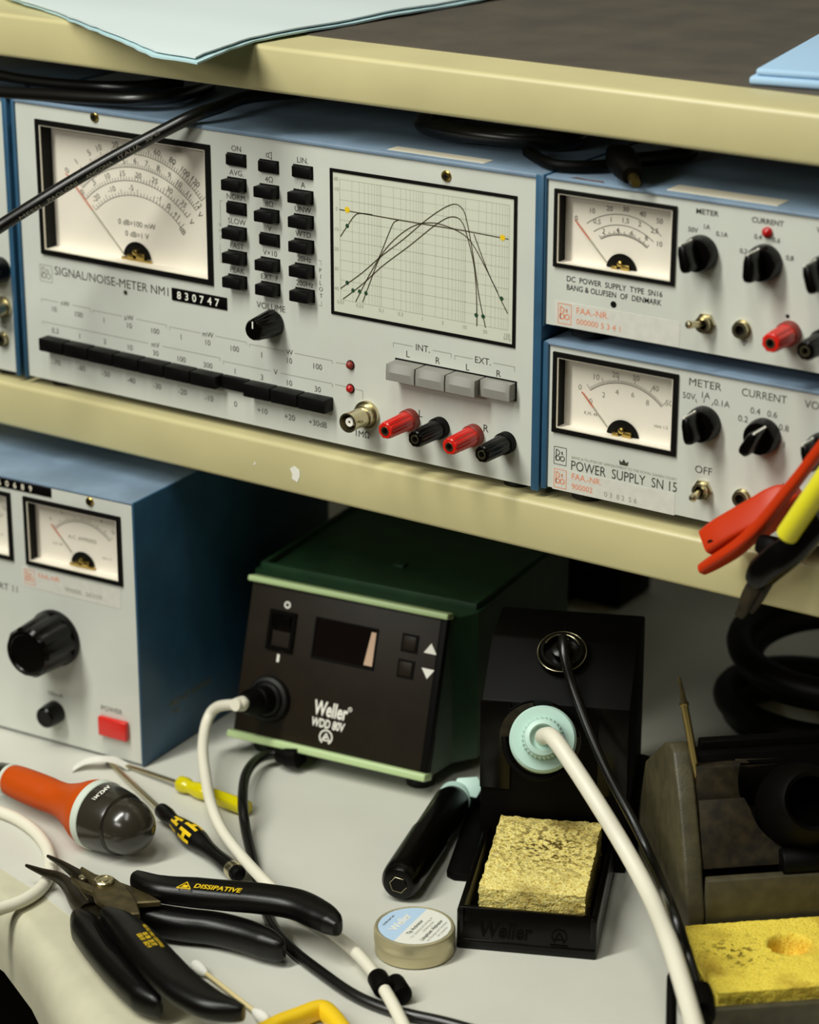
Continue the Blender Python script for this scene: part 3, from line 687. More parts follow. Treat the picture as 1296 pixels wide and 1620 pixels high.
# ------------------------------------------------------------------ instrument cut off at the left frame edge
li = thing('generator', 'grey instrument cut off at the left photo edge beside the widest one', 'measuring instrument', (-60, 100, ZS))
x1 = pan(18.5, 420)[0]
case(li, I4, x1-105, x1-.2, .4, 142, 200, 3, 3.4, 2.2, 1.4, -1.3, 3.0)
pb = B().use(M_PANEL); panel_holes(pb, x1-105, x1-.2, .4, 142, []); lab(pb, '5Ω', pan(5, 514), 2.8)
obj('front_panel', pb, li)
k = B().use(M_BLKGLOSS); x, z = pan(2, 426); k.lathe([(6.6, 0), (6.6, 3), (5.8, 12), (5, 13)], (x, 0, z), (0, -1, 0), 40); k.use(M_NICKEL).lathe([(1.6, 12), (1.6, 13.4)], (x, 0, z), (0, -1, 0), 16); obj('rotary_knob', k, li)
x, z = pan(6, 485); k = B().use(M_NICKEL); k.lathe([(5.6, 0), (5.6, 2), (4.6, 2.2), (4.6, 12), (3.8, 12), (3.8, 8)], (x, 0, z), (0, -1, 0), 32); obj('coaxial_socket', k, li)
x, z = pan(6, 536); jack(li, I4, x, z, 3.4)

# ------------------------------------------------------------------ two stacked power supplies
def c5(x, y): return pan(840+x/2.842, 240+y/2.842)
def c6(x, y): return pan(840+x/2.842, 520+y/2.842)
XR = 512
p2 = thing('power_supply', 'grey power supply marked SN 15, lower one of the stacked pair', 'power supply', (400, 100, ZS), 'stacked power supplies')
case(p2, I4, 311.4, XR, 2.2, 68.6, 205, 3.0, 3, 1.6, 1.2, -1.3, 4.0)
m2 = (313.6, 376, 28.9, 66.0)
pb = B().use(M_PANEL); panel_holes(pb, 311.4, XR, 2.2, 68.6, [(m2[0]+1, m2[1]-1, m2[2]+1, m2[3]-1)])
lab(pb, 'METER', c6(785, 250), 3.3, width=15.5); lab(pb, 'CURRENT', c6(1050, 302), 3.3, width=21); lab(pb, 'VOLTAGE', (c6(1232, 333)[0], c6(1250, 340)[1]), 3.3, al='l', width=21)
for t, q in (('50V', (712, 302)), ('1A', (788, 300)), ('0.1A', (860, 336)), ('0.2', (955, 405)), ('0.4', (1010, 370)), ('0.6', (1086, 385)), ('0.8', (1138, 446)), ('1', (1140, 522)), ('OFF', (777, 637))): lab(pb, t, c6(*q), 2.7 if t != 'OFF' else 3.3)
a, c_ = c6(182, 612), c6(657, 715); lab(pb, 'POWER  SUPPLY  SN 15', (a[0], (a[1]+c_[1])/2), 4.4, M_INK, 'l', c_[0]-a[0])
a, c_ = c6(184, 577), c6(657, 678); lab(pb, 'BANG & OLUFSEN BY APPOINTMENT TO THE ROYAL DANISH COURT', (a[0], (a[1]+c_[1])/2), 1.2, M_INKG, 'l', c_[0]-a[0])
x, z = c6(418, 602); pb.use(M_INK); pb.prism([(x-2, z-1.3), (x+2, z-1.3), (x+2.4, z+.9), (x+1.1, z), (x, z+1.6), (x-1.1, z), (x-2.4, z+.9)], .02, .08, L=Matrix.Rotation(math.pi/2, 4, 'X'))
bo_logo(pb, c6(105, 570)[0], c6(160, 570)[0], c6(132, 611)[1], c6(132, 533)[1], M_INK)
pb.use(M_INK); x, z = c6(957, 812); pb.line(x, z+1.2, x, z-.2, .35); pb.line(x-1.4, z-.2, x+1.4, z-.2, .35); pb.line(x-.9, z-.9, x+.9, z-.9, .35)
x, z = c6(775, 425)
for a_ in (112, 90, 66): ca, sa = math.cos(math.radians(a_)), math.sin(math.radians(a_)); pb.line(x+9.3*ca, z+9.3*sa, x+11*ca, z+11*sa, .35)
lab(pb, '×', c6(1140, 703), 3)
obj('front_panel', pb, p2)
dv = lambda x, y: pan(840+x/2.842, 520+y/2.842, 6.0)
T = []
for t, q in (('0', (222, 262)), ('10', (296, 217)), ('20', (382, 207)), ('30', (474, 222)), ('40', (560, 268)), ('50', (622, 335))): T.append((t, *dv(*q), 2.5, 0, M_INKG))
for t, q in (('0', (270, 325)), ('2', (328, 297)), ('4', (388, 285)), ('6', (459, 297)), ('8', (525, 333))): T.append((t, *dv(*q), 2.4, 0, M_INKG))
T.append(('K.M. 44', *dv(270, 382), 1.5, 0, M_INKG)); T.append(('class 1.5', *dv(585, 440), 1.4, 0, M_INKG))
px, pz = dv(415, 480)
meter(p2, I4, *m2, w=2.2, depth=6.0, arcs=[(px, pz-4, math.hypot(dv(388, 245)[0]-px, dv(388, 245)[1]-pz+4), 128, 48, 50, 10, 1.4, 3.2, .22)], needle=(dv(235, 280), dv(350, 440)), pivot=(px, pz-1.0), pr=8.2, texts=T)
bar_knob(p2, I4, *c6(782, 425), 7.8, 14, 103); bar_knob(p2, I4, *c6(1050, 480), 7.8, 14, 62); bar_knob(p2, I4, *c6(1318, 545), 7.8, 14, 110)
toggle(p2, I4, *c6(775, 722), 1.0, -.5); jack(p2, I4, *c6(952, 760), 3.6)
binding_post(p2, I4, *c6(1172, 800), 'red', 4.4, 20); binding_post(p2, I4, *c6(1290, 826), 'black', 4.4, 20)
k = B().use(M_LABEL); a = c6(100, 624); zc = (c6(100, 624)[1]+c6(100, 690)[1])/2; c_ = c6(650, 722); zc = (zc+(c6(650, 722)[1]+c6(650, 828)[1])/2)/2
zc -= 1.6; k.box(c6(98, 650)[0], c6(648, 770)[0], -.12, 0, zc-5.0, zc+5.0)
x0 = c6(106, 640)[0]; bo_logo(k, x0, x0+6.3, zc-3.9, zc+4.9, M_INKO, -.18)
k.use(M_INKO).text('FAA.-NR.', x0+9.2, zc+2.9, 2.7, 'l', y=-.18); k.text('900002', x0+9.2, zc-1.8, 2.5, 'l', y=-.18); k.use(M_INKG).text('0 3  8 2  5 6', x0+26, zc-2.2, 2.3, 'l', y=-.18)
obj('inventory_sticker', k, p2)

p1 = thing('power_supply', 'grey power supply type SN16, upper one of the stacked pair', 'power supply', (400, 100, 71.5), 'stacked power supplies')
case(p1, I4, 309.0, XR, 77.8, 142.6, 205, 1.2, 3, 1.6, 1.2, -1.3, 4.0)
m1 = (312.6, 372.3, 104.6, 139.1)
pb = B().use(M_PANEL); panel_holes(pb, 309.0, XR, 77.8, 142.6, [(m1[0]+1, m1[1]-1, m1[2]+1, m1[3]-1)])
pb.use(M_INKB)
lab(pb, 'METER', c5(795, 273), 2.2, M_INKB, width=10.5, bold=.015); lab(pb, 'CURRENT', c5(1066, 315), 2.2, M_INKB, width=14.5, bold=.015); lab(pb, 'VOLTAGE', c5(1285, 350), 2.2, M_INKB, 'l', width=14.5, bold=.015)
for t, q in (('50V', (730, 351)), ('1A', (793, 338)), ('0,1A', (860, 371)), ('0,2', (957, 447)), ('0,4', (1022, 383)), ('0,6', (1105, 398)), ('0,8', (1165, 478))): lab(pb, t, c5(*q), 2.0, M_INKB, bold=.01)
a, c_ = c5(162, 572), c5(592, 640); lab(pb, 'DC  POWER  SUPPLY  TYPE  SN16', (a[0], (a[1]+c_[1])/2), 2.4, M_INKB, 'l', c_[0]-a[0], .01)
a, c_ = c5(162, 608), c5(588, 680); lab(pb, 'BANG & OLUFSEN  OF  DENMARK', (a[0], (a[1]+c_[1])/2), 2.4, M_INKB, 'l', c_[0]-a[0], .01)
pb.use(M_INKB).disc(*c5(372, 687), 1.5); x, z = c5(960, 850); pb.line(x, z+2, x, z, .4)
for k_ in range(3): pb.line(x-1.6+.5*k_, z-.9*k_, x+1.6-.5*k_, z-.9*k_, .4)
pb.disc(*c5(1155, 740), .9)
obj('front_panel', pb, p1)
dv = lambda x, y: pan(840+x/2.842, 240+y/2.842, 6.0)
T = []
for t, q in (('0', (205, 298)), ('10', (278, 265)), ('20', (355, 255)), ('30', (428, 258)), ('40', (503, 280)), ('50', (580, 312)), ('0,5', (298, 313)), ('1', (361, 305)), ('1,5', (428, 310)), ('2', (490, 325)), ('2,5', (557, 355)), ('2', (328, 357)), ('4', (391, 353)), ('6', (455, 366)), ('8', (520, 387)), ('10', (580, 415))): T.append((t, *dv(*q), 2.2))
px, pz = dv(410, 520); hy = lambda x, y: math.hypot(dv(x, y)[0]-px, dv(x, y)[1]-pz+6)
meter(p1, I4, *m1, w=1.8, depth=6.0, arcs=[(px, pz-6, hy(400, 282), 128, 50, 50, 5, .01, .02, .3), (px, pz-6, hy(400, 330), 126, 52, 25, 5, .01, .02, .3), (px, pz-6, hy(390, 375), 122, 54, 40, 4, 1.0, 1.9, .26)], needle=(dv(205, 305), dv(350, 500)), pivot=(px, pz-1.5), pr=7.6, texts=T)
bar_knob(p1, I4, *c5(768, 455), 7.8, 14, 104); bar_knob(p1, I4, *c5(1055, 497), 7.8, 14, 92); bar_knob(p1, I4, *c5(1330, 545), 7.8, 14, 110)
x, z = c5(1066, 362); k = B().use(M_LED); k.lathe([(2.3, 0), (2.2, 1.3), (1.3, 2.4), (.4, 2.8)], (x, 0, z), (0, -1, 0), 18); tag(obj('indicator_lamp', k, p1), 'red indicator')
toggle(p1, I4, *c5(788, 770), -2.2, 1.6); jack(p1, I4, *c5(952, 797), 3.6)
binding_post(p1, I4, *c5(1165, 815), 'red', 4.8, 18); binding_post(p1, I4, *c5(1320, 850), 'black', 4.8, 18)
k = B().use(M_LABEL); zc = ((c5(108, 672)[1]+c5(108, 782)[1])/2+(c5(670, 765)[1]+c5(670, 872)[1])/2)/2
k.box(c5(108, 700)[0], c5(670, 800)[0], -.12, 0, zc-5.6, zc+5.6)
x0 = c5(124, 720)[0]; bo_logo(k, x0, x0+6.6, zc-4.3, zc+4.6, M_INKO, -.18)
k.use(M_INKO).text('FAA.-NR.', x0+9.3, zc+2.7, 2.8, 'l', y=-.18, width=16); k.text('000000 5 3 4 1', x0+9.3, zc-2.2, 2.5, 'l', y=-.18, width=22)
obj('inventory_sticker', k, p1)
k = B().use(M_CREAM); a = onZ(1057, 300, 144.2); c_ = onZ(1222, 330, 144.2); k.box(a.x, c_.x, 4, 15, 144.1, 144.5); tag(obj('lid_sticker', k, p1), 'cream paper strip')
k = B().use(mat('rust', (120, 74, 34), .8, var=.5, vscale=300)); a = onZ(935, 283, 144.2); k.prism([(a.x-9, 1), (a.x+9, .6), (a.x+7, 3), (a.x, 2.4), (a.x-6, 3.4)], 144.12, 144.3); tag(obj('rust_patch', k, p1), 'brown rusty edge')

# ------------------------------------------------------------------ regulating transformer at the left, under the shelf
RF = Fr((90.5, -28.6, ZD), 3.7); RM = RF.M
rt = thing('mains_transformer', 'blue cased transformer with a big black knob and red power button', 'transformer', RM)
case(rt, RM, -140, -.6, 1.8, 143.0, 180, 1.5, 1.5, 1.6, 1.4, -.4, 0.0)
def cr(x, y): return RF.pan(x/2.8925, 680+y/2.8925)
mA = (cr(108, 305)[0], cr(560, 600)[0], 98.9, 135.8); mW = (mA[1]-mA[0]); mB = (mA[0]-mW-8.5, mA[0]-8.5, 98.9, 135.8)
pb = B(RM).use(M_PANEL); panel_holes(pb, -140, -.6, 1.8, 143.0, [(m_[0]+1, m_[1]-1, m_[2]+1, m_[3]-1) for m_ in (mA, mB)])
x, z = cr(45, 722); lab(pb, 'RT 11', (x+5, z), 3.6, al='r'); lab(pb, '100mA', cr(255, 1211), 2.4); lab(pb, 'POWER', cr(512, 1282), 2.7)
obj('front_panel', pb, rt)
for i_, (m_, tx, nd) in enumerate(((mA, 'A.C. AMPERES', .12), (mB, 'A.C. VOLTS', .3))):
    cx = (m_[0]+m_[1])/2+1.2; cz = m_[2]+3
    T = [(tx, cx, m_[2]+17.5, 2.0, 0, M_INKG), ('K.M. 44', cx-16, m_[2]+12, 1.3, 0, M_INKG), ('class 1.5', cx+15, m_[2]+10, 1.2, 0, M_INKG)]
    for k_ in range(6):
        a_ = math.radians(132-84*k_/5); T.append((str(2*k_), cx+29.5*math.cos(a_), cz+29.5*math.sin(a_), 1.8, a_-math.pi/2, M_INKG))
    a_ = math.radians(134)
    meter(rt, RM, *m_, w=2.2, depth=6, arcs=[(cx, cz-1, 24.5, 132, 46, 40, 5, 1.6, 2.8, .2)], needle=((cx+27*math.cos(a_), cz+27*math.sin(a_)), (cx+9*math.cos(a_), cz+9*math.sin(a_))), pivot=(cx, cz+.2), pr=7.5, texts=T)
k = B(RM).use(M_BLACK); q1 = cr(235, 275)[0]; k.box(q1-52, q1, -.5, 0.1, 139.2-1.0, 143.0, .15)
k.use(M_CREAM)
for i_, t in enumerate('60689'): k.text(t, q1-33+5.0*i_, 140.7, 3.0, y=-.6, bold=.02)
tag(obj('embossed_label', k, rt), 'black embossed tape with pale digits')
x, z = cr(412, 328); screw(rt, RM, x, z, 2.4)
k = B(RM).use(M_LABEL); x0 = cr(100, 660)[0]; x1 = cr(552, 780)[0]; zc = (cr(100, 668)[1]+cr(550, 775)[1])/2; k.box(x0, x1, -.12, 0, zc-5.3, zc+5.3)
bo_logo(k, x0+2, x0+8.4, zc-3.4, zc+4.4, M_INKO, -.18); k.use(M_INKO).text('FAA.-NR.', x0+11, zc+2.6, 2.5, 'l', y=-.18); k.use(M_INKG).text('90000  26209', x0+28, zc-1.6, 2.3, 'l', y=-.18, width=23)
obj('inventory_sticker', k, rt)
x, z = RF.pan(89, 1008); k = B(RM).use(M_BLKGLOSS)
k.lathe([(15.2, .3), (15.2, 2.5), (14.6, 3.5)], (x, 0, z), (0, -1, 0), 60)
wob = lambda a, kk: 1-.075*(.5-.5*math.cos(10*a))**2 if kk in (0, 1, 2) else 1
k.lathe([(14.8, 3), (14.6, 6), (13.6, 23), (12.0, 25), (10.2, 25.2), (9.6, 24.4), (1, 24.4)], (x, 0, z), (0, -1, 0), 120, wob=wob)
tag(obj('voltage_knob', k, rt), 'large fluted black knob')
x, z = RF.pan(88, 1126); k = B(RM).use(M_BLKGLOSS); k.lathe([(6.2, 0), (6.2, 4), (5.6, 9), (4.6, 10), (1, 10)], (x, 0, z), (0, -1, 0), 36); obj('fuse_holder', k, rt)
x0, z0 = cr(450, 1300); x1, z1 = cr(594, 1418); zc = (cr(520, 1315)[1]+cr(520, 1403)[1])/2; k = B(RM).use(M_RED)
k.box(x0+1.5, x1, -3.2, .1, zc-5.3, zc+5.3, .9, 3); tag(obj('power_button', k, rt), 'red rectangular button')
k = B(RM).use(mat('old_yellow_print', (150, 136, 52), .7, var=.5, vscale=500))
Ls = Matrix.Translation((0.95, 24, 26)) @ Matrix.Rotation(math.pi/2, 4, 'Z')
k.text('PROVET', 0, 0, 3.6, 'l', y=-.05, L=Ls); k.text('7.92', 1, -5, 3.0, 'l', y=-.05, L=Ls); k.text('SERVICE', 20, 0, 3.4, 'l', y=-.05, L=Ls)
obj('side_sticker', k, rt)
for fx in (-125, -14):
    for fy in (14, 165):
        c_ = B(RM).use(M_RUBBER); c_.lathe([(6, 0), (6, .4)], (fx, fy, 0), n=20); obj('foot', c_, rt)
# ------------------------------------------------------------------ generic helpers for loose things
from mathutils import noise
def text3d(b, t, o, xd, yd, h, width=None, al='c', bold=0.0, shear=0.0, lift=0.0):
    xd = Vector(xd).normalized(); n = xd.cross(Vector(yd)).normalized(); yd = n.cross(xd)
    L = Matrix(((xd.x, -n.x, yd.x, o[0]), (xd.y, -n.y, yd.y, o[1]), (xd.z, -n.z, yd.z, o[2]), (0, 0, 0, 1)))
    b.text(t, 0, 0, h, al, width, y=-lift, bold=bold, shear=shear, L=L); return L
def at(px, py, d): return CAM + ray(px, py)*d
def depth(v): return (Vector(v)-CAM).dot(FWD)
def DP(pts): return [D(*p) for p in pts]
def one(name, b, label, cat, base, group=None, sharp=40):
    o = obj(name, b, sharp=sharp); tag(o, label, cat, group); return rebase(o, base)
def cable(name, label, pts, r, m, cat='cable', n=14, group=None):
    b = B().use(m); b.sweep(pts, r, n, sub=8); return one(name, b, label, cat, pts[0], group, 60)
def smooth_patch(b, prof, o, ax, h0, h1, a0, a1, lift=0.12):
    """patch lying on a turned surface between heights h0..h1 and angles a0..a1 (degrees)"""
    def rad(h):
        for (r0, q0), (r1, q1) in zip(prof, prof[1:]):
            if q0 <= h <= q1 and q1 > q0: return r0+(r1-r0)*(h-q0)/(q1-q0)
        return prof[-1][0]
    ax = Vector(ax).normalized(); u = Vector((0, 0, 1)).cross(ax).normalized(); w = ax.cross(u); vs = []; fs = []; N, K = 8, 5
    for i in range(K+1):
        h = h0+(h1-h0)*i/K
        for j in range(N+1):
            a = math.radians(a0+(a1-a0)*j/N); r = rad(h)+lift; vs.append(Vector(o)+ax*h+u*(r*math.cos(a))+w*(r*math.sin(a)))
    for i in range(K):
        for j in range(N): p = i*(N+1)+j; fs.append((p, p+1, p+N+2, p+N+1))
    b.geo(vs, fs)
def smoothprof(P, k=6):
    Q = []
    for i in range(len(P)-1):
        a, b_, c_, d_ = [Vector(P[j]) for j in (max(i-1, 0), i, i+1, min(i+2, len(P)-1))]
        for q in range(k):
            t = q/k; v = .5*((2*b_)+(c_-a)*t+(2*a-5*b_+4*c_-d_)*t*t+(3*b_-a-3*c_+d_)*t**3); Q.append((max(v.x, .05), v.y))
    Q.append(tuple(P[-1])); return Q

# ------------------------------------------------------------------ soldering station
SF = Fr((118.7, 9.9, -175), 6.5); SM = SF.M
WF = Fr((118.7, 9.9, -175), 6.5, 17); WM = WF.M
st = thing('soldering_station', 'green soldering station with black control face and small dark display', 'soldering station', SM @ Matrix.Translation((55, 60, -12)))
W = 113.5
b = B(SM).use(M_GREEN)
ys = [3, 27, 42, 150]; ex = [0.5, 1.5, 9, 9]          # the body flares out behind the face
def ring(y, e, z0, z1): return [(-e+1, y, z0), (W+e-1, y, z0), (W+e-1, y, z1), (-e+1, y, z1)]
R = [ring(3, 0.5, -1, 9), ring(27, 1.2, -3, 76), ring(40, 9, -4, 76), ring(150, 9, -4, 78)]
R[0] = [(.5, 3, -1), (W-.5, 3, -1), (W-.5, 26, 78), (.5, 26, 78)]
vs = [v for r in R for v in r]; fs = [(0, 1, 2, 3), (15, 14, 13, 12)]
for i in range(3):
    for k in range(4): fs.append((i*4+k, i*4+(k+1) % 4, i*4+4+(k+1) % 4, i*4+4+k))
b.geo(vs, fs)
obj('housing', b, st, sharp=20)
b = B(SM).use(M_GREEN); b.frame(-6, W+6, 44, 150, 3.0, 0, 2.2, .5, L=Matrix.Translation((0, 0, 76.5)) @ Matrix.Rotation(-math.pi/2, 4, 'X') @ Matrix.Scale(-1, 4, (0, 1, 0)) @ Matrix.Identity(4))
b.bm.clear(); 
for x0, x1, y0, y1 in ((-6, W+6, 42, 44.5), (-6, W+6, 146, 148.5), (-6, -3.5, 44.5, 146), (W+3.5, W+6, 44.5, 146)): b.box(x0, x1, y0, y1, 75.5, 79.5, .5)
b.box(55, 61, 74, 80, 76.5, 78.3, .4); obj('stacking_rim', b, st)
b = B(SM).use(M_RUBBER)
for x in (12, W-12):
    for y in (16, 135): b.box(x-7, x+7, y-7, y+7, -12, -2, 1.5)
for k, (x, y) in enumerate(((12, 16), (W-12, 16), (12, 135), (W-12, 135))):
    c = B(SM).use(M_RUBBER); c.lathe([(7, -12), (7.5, -10), (7.5, -2)], (x, y, 0)); obj('foot', c, st)
b.bm.free()
b = B(WM).use(M_FASCIA); b.box(.8, W-.8, -.6, 4, 2.2, 80.5, .5); obj('control_face', b, st)
b = B(WM).use(M_GREENLT); b.box(-1.2, W+.6, -3.2, 5, 80.2, 83.4, 1.0, 3); tag(obj('trim_strip', b, st), 'pale green edge strip')
b = B(WM).use(M_GREENLT); b.box(-1.2, W+.6, -4.0, 5, -1.6, 2.4, 1.0, 3); tag(obj('trim_strip', b, st), 'pale green edge strip')
b = B(WM).use(M_BLACK); b.box(W-4.2, W-.3, -.9, 4.5, 2.4, 80.2, .4); obj('side_bead', b, st)
# rocker switch
b = B(WM).use(M_BLKGLOSS); b.frame(13.4, 29.4, 47.2, 68.2, 2.6, -2.0, 0, .5); o = obj('power_switch', b, st)
b = B(WM).use(M_BLKGLOSS); b.prism([(-.4, 50), (-.6, 57.7), (-3.0, 65.5), (1, 65.8), (1, 50)], 16.4, 26.4, .3, L=Matrix(((0, 0, 1, 0), (1, 0, 0, 0), (0, 1, 0, 0), (0, 0, 0, 1)))); obj('rocker', b, o)
# display
b = B(WM).use(M_DISPLAY); b.box(41, 75.6, -.8, -.5, 48.2, 68.0); o = obj('display', b, st)
b = B(WM).use(M_AMBER); b.prism([(70.4, 49.4), (75.2, 49.4), (75.2, 66.6), (72.6, 66.6)], .82, .95, L=Matrix.Rotation(math.pi/2, 4, 'X')); tag(obj('painted_reflection', b, o), 'pale amber painted reflection at the display edge')  # glass reflection painted as a solid amber strip
b = B(WM).use(M_BLACK); b.frame(40.2, 76.2, 47.6, 68.8, .8, -1.3, -.5); obj('display_frame', b, o)
for cx, cz in ((94.4, 64.9), (94.0, 51.8)):
    b = B(WM).use(M_BLACK); b.frame(cx-4.6, cx+4.6, cz-4.6, cz+4.6, .9, -1.1, -.4); o = obj('step_button', b, st)
    b = B(WM).use(M_FASCIA); b.box(cx-3.6, cx+3.6, -1.6, -.4, cz-3.6, cz+3.6, .4); obj('button_cap', b, o)
# print
x, z = WF.pan(682.7, 1026.4); L_ = Matrix.Rotation(math.pi/2, 4, 'X')
b = B(WM).use(M_WHITE)
b.prism([(x-3.6, z-2.5), (x+3.6, z-2.5), (x, z+2.7)], .62, .72, L=L_); obj('up_arrow', b, st)
b = B(WM).use(M_WHITE)
x, z = WF.pan(677.5, 1065); b.prism([(x-3.6, z+2.2), (x, z-2.9), (x+3.6, z+2.2)], .62, .72, L=L_); obj('down_arrow', b, st)
b = B(WM).use(M_WHITE)
x, z = WF.pan(525, 1123.5); b.text('Weller', x, z, 7.0, width=19.5, y=-.7, bold=.028, shear=.08); obj('brand_print', b, st); b = B(WM).use(M_WHITE)
x, z = WF.pan(555, 1122.5); b.disc(x, z, 1.2, -.7, 16, .85); b.text('R', x, z, 1.1, y=-.7)
x, z = WF.pan(520.5, 1146); b.text('WDD 80V', x, z, 4.2, width=19.2, y=-.7, bold=.03, shear=.12); obj('model_print', b, st); b = B(WM).use(M_WHITE)
x, z = WF.pan(516.5, 1166); b.disc(x, z, 3.9, -.7, 28, 3.1, -60, 240); b.poly([(x, z+2), (x-2, z-1.7), (x+2.2, z-1.7), (x, z+2)], .7, -.7); b.line(x-.9, z-.9, x+.7, z+.4, .8, -.7); obj('static_symbol', b, st); b = B(WM).use(M_WHITE)
x, z = WF.pan(456, 957); b.disc(x, z, 1.9, -.7, 20, 1.0); obj('switch_mark', b, st); b = B(WM).use(M_WHITE); x, z = WF.pan(441, 1041); b.rect(x-.7, x+.7, z-2, z+2, -.7)
obj('switch_mark', b, st)
# round socket with the plug of the white cable
b = B(WM).use(M_RUBBER); sx, sz = 19.5, 22.0
b.lathe([(12.2, .4), (12.2, 2), (11.3, 3.6), (9.6, 4.2), (9.2, 3)], (sx, 0, sz), (0, -1, 0), 48); b.lathe([(8.6, 1), (8.6, 5), (7.6, 6)], (sx, 0, sz), (0, -1, 0), 40); obj('socket', b, st)
pd = WM.to_3x3() @ Vector((-.16, -1, -.06)); p0 = WM @ Vector((sx, -4, sz))
plug_end = p0 + pd.normalized()*19

cb = thing('tool_cable', 'white cable leaving the black plug on the green soldering station', 'cable', D(340, 1290))
pts = [plug_end - pd.normalized()*4, plug_end + pd.normalized()*3, D(343, 1119, 29), D(327, 1143, 21), D(321, 1185, 16), D(326, 1232, 12.5), D(335, 1275, 12.2), D(353, 1316, 9.5), D(386, 1359, 9), D(424, 1399, 10.5), D(464, 1435, 7), D(512, 1466, 4), D(558, 1502, 6), D(588, 1535, 7.5), D(606, 1562, 7.5), D(625, 1595, 6), D(648, 1640, 3.2), D(690, 1720, 3)]
b = B().use(M_CABLEW); b.sweep(pts, 2.8, 16, sub=8); obj('lead', b, cb, sharp=60)
b = B().use(M_BLACK); d_ = pd.normalized(); b.lathe([(7.4, 0), (7.4, 8), (6.6, 9), (6.6, 14), (4.6, 18.5), (3.6, 19)], p0, d_, 32); obj('plug', b, cb)
b = B().use(M_CABLEW); b.lathe([(3.9, 0), (3.8, 3), (3.2, 7)], plug_end-d_*1, d_, 20); obj('strain_relief', b, cb)
mp = thing('mains_cable', 'black cable curving out from below the green soldering station', 'cable', D(385, 1260))
pts = [D(462, 1196, 8), D(436, 1193, 7), D(408, 1201, 7), D(389, 1226, 9), D(384, 1268, 12), D(389, 1312, 6), D(401, 1362, 2.7), D(413, 1412, 2.7), D(430, 1462, 2.7), D(462, 1502, 2.7), D(510, 1540, 2.7), D(560, 1574, 2.6), D(610, 1596, 2.3), D(655, 1607, 2.6), D(720, 1622, 2.6), D(850, 1660, 2.6)]
b = B().use(M_CABLEB); b.sweep(pts, 2.6, 14, sub=8); obj('lead', b, mp, sharp=60)
b = B().use(M_BLACK); b.sweep([D(475, 1197, 9), D(458, 1195.5, 8), D(440, 1193.5, 7)], [(6, 5), (6, 5), (3.4, 3.4)], 16, sub=3, power=3); obj('plug', b, mp)
# double clip that ties the two cables
cl = thing('cable_clip', 'black double cable clip around the white cable beside the tin', 'clip', D(615, 1575))
a0, a1 = D(597, 1546, 7.3), D(608, 1566, 7.6); b = B().use(M_BLACK); b.lathe([(2.95, 0), (4.3, 0), (4.6, .8), (4.6, (a1-a0).length-.8), (4.3, (a1-a0).length), (2.95, (a1-a0).length)], a0, a1-a0, 28); obj('ring', b, cl)
a0, a1 = D(623, 1553, 4.6), D(638, 1577, 4.6); b = B().use(M_BLACK); n = (a1-a0).length; b.lathe([(3.4, 0), (4.4, .8), (4.6, 2), (4.6, n-2), (4.2, n-.6), (3, n)], a0, a1-a0, 28); obj('ring', b, cl)
b = B().use(M_BLACK); b.sweep([D(604, 1558, 6.5), D(629, 1566, 4.6)], [(3, 1.4), (3, 1.4)], 12, sub=1, power=4); obj('web', b, cl)

# ------------------------------------------------------------------ black iron stand with sponge
TF = Fr((323.4, -91.2, ZD), 24); TM = TF.M
sd = thing('iron_stand', 'black soldering iron stand with an embossed sponge tray in front', 'stand', TM @ Matrix.Translation((31, 75, 0)))
b = B(TM).use(M_BLKGLOSS)
fr = [(2.2, 0), (0, 0), (0, 82), (62.5, 82), (62.5, 0), (60, 0)]
b.box(0, 62.5, 0, 82, 0, 5, 1); 
b.prism([(0, 0), (3, 0), (5.6, 19.2), (2.8, 19.8)], .3, 62.2, .7, L=Matrix(((0, 0, 1, 0), (1, 0, 0, 0), (0, 1, 0, 0), (0, 0, 0, 1))))
b.box(0, 3, 1, 82, 1, 19.2, .8); b.box(59.5, 62.5, 1, 82, 1, 19.2, .8)
obj('sponge_tray', b, sd)
b = B(TM).use(M_BLACK); Lw = Matrix.Rotation(math.radians(-8), 4, 'X')
Lf = Matrix.Translation((0, 1.0, 8)) @ Matrix.Rotation(math.radians(-7.5), 4, 'X')
b.text('Weller', 22, 2, 6.6, width=24, y=-.32, bold=.025, shear=.1, L=Lf); b.disc(46, 1.5, 3.6, -.3, 24, 3.0, -60, 240, L=Lf); b.poly([(46, 3.2), (44, 0), (48, 0), (46, 3.2)], .6, -.3, L=Lf); b.line(42, -2.6, 50, -2.6, .6, -.3, L=Lf); b.line(12, -5.2, 55, -5.2, .6, -.3, L=Lf)
tag(obj('embossing', b, sd), 'raised lettering in the same black')
b = B(TM).use(M_BLACK)
hp = [(82, 0), (82, 84.5), (114, 104), (150, 104), (152, 60), (152, 0)]
b.prism(hp, -2, 67.5, 1.2, L=Matrix(((0, 0, 1, 0), (1, 0, 0, 0), (0, 1, 0, 0), (0, 0, 0, 1)))); obj('holder_block', b, sd, sharp=25)
b = B(TM).use(M_BLACK); b.prism([(-15, 64), (-11, 61), (0, 61), (0, 152), (-15, 152)], 0, 4, .8); b.prism([(67, 96), (72, 98), (72, 150), (67, 152)], 0, 30, .8); obj('base_plate', b, sd)
ic = TF.hit(853, 1170, 1, 80); icx, icz = ic.x, ic.z
b = B(TM).use(M_BLKGLOSS); b.disc(icx, icz, 19.5, 81.6, 48, 0, 0, 360); b.box(-2.2, 12, 81.0, 82.2, 40, 84.4, .3); b.box(53, 67, 81.0, 82.2, 40, 84.4, .3); obj('front_plate', b, sd)
b = B(TM).use(M_DIRTY)
for a0, a1 in ((100, 196), (20, 72), (-40, 8)): b.disc(icx, icz, 18.6, 80.6, 24, 13.5, a0, a1)
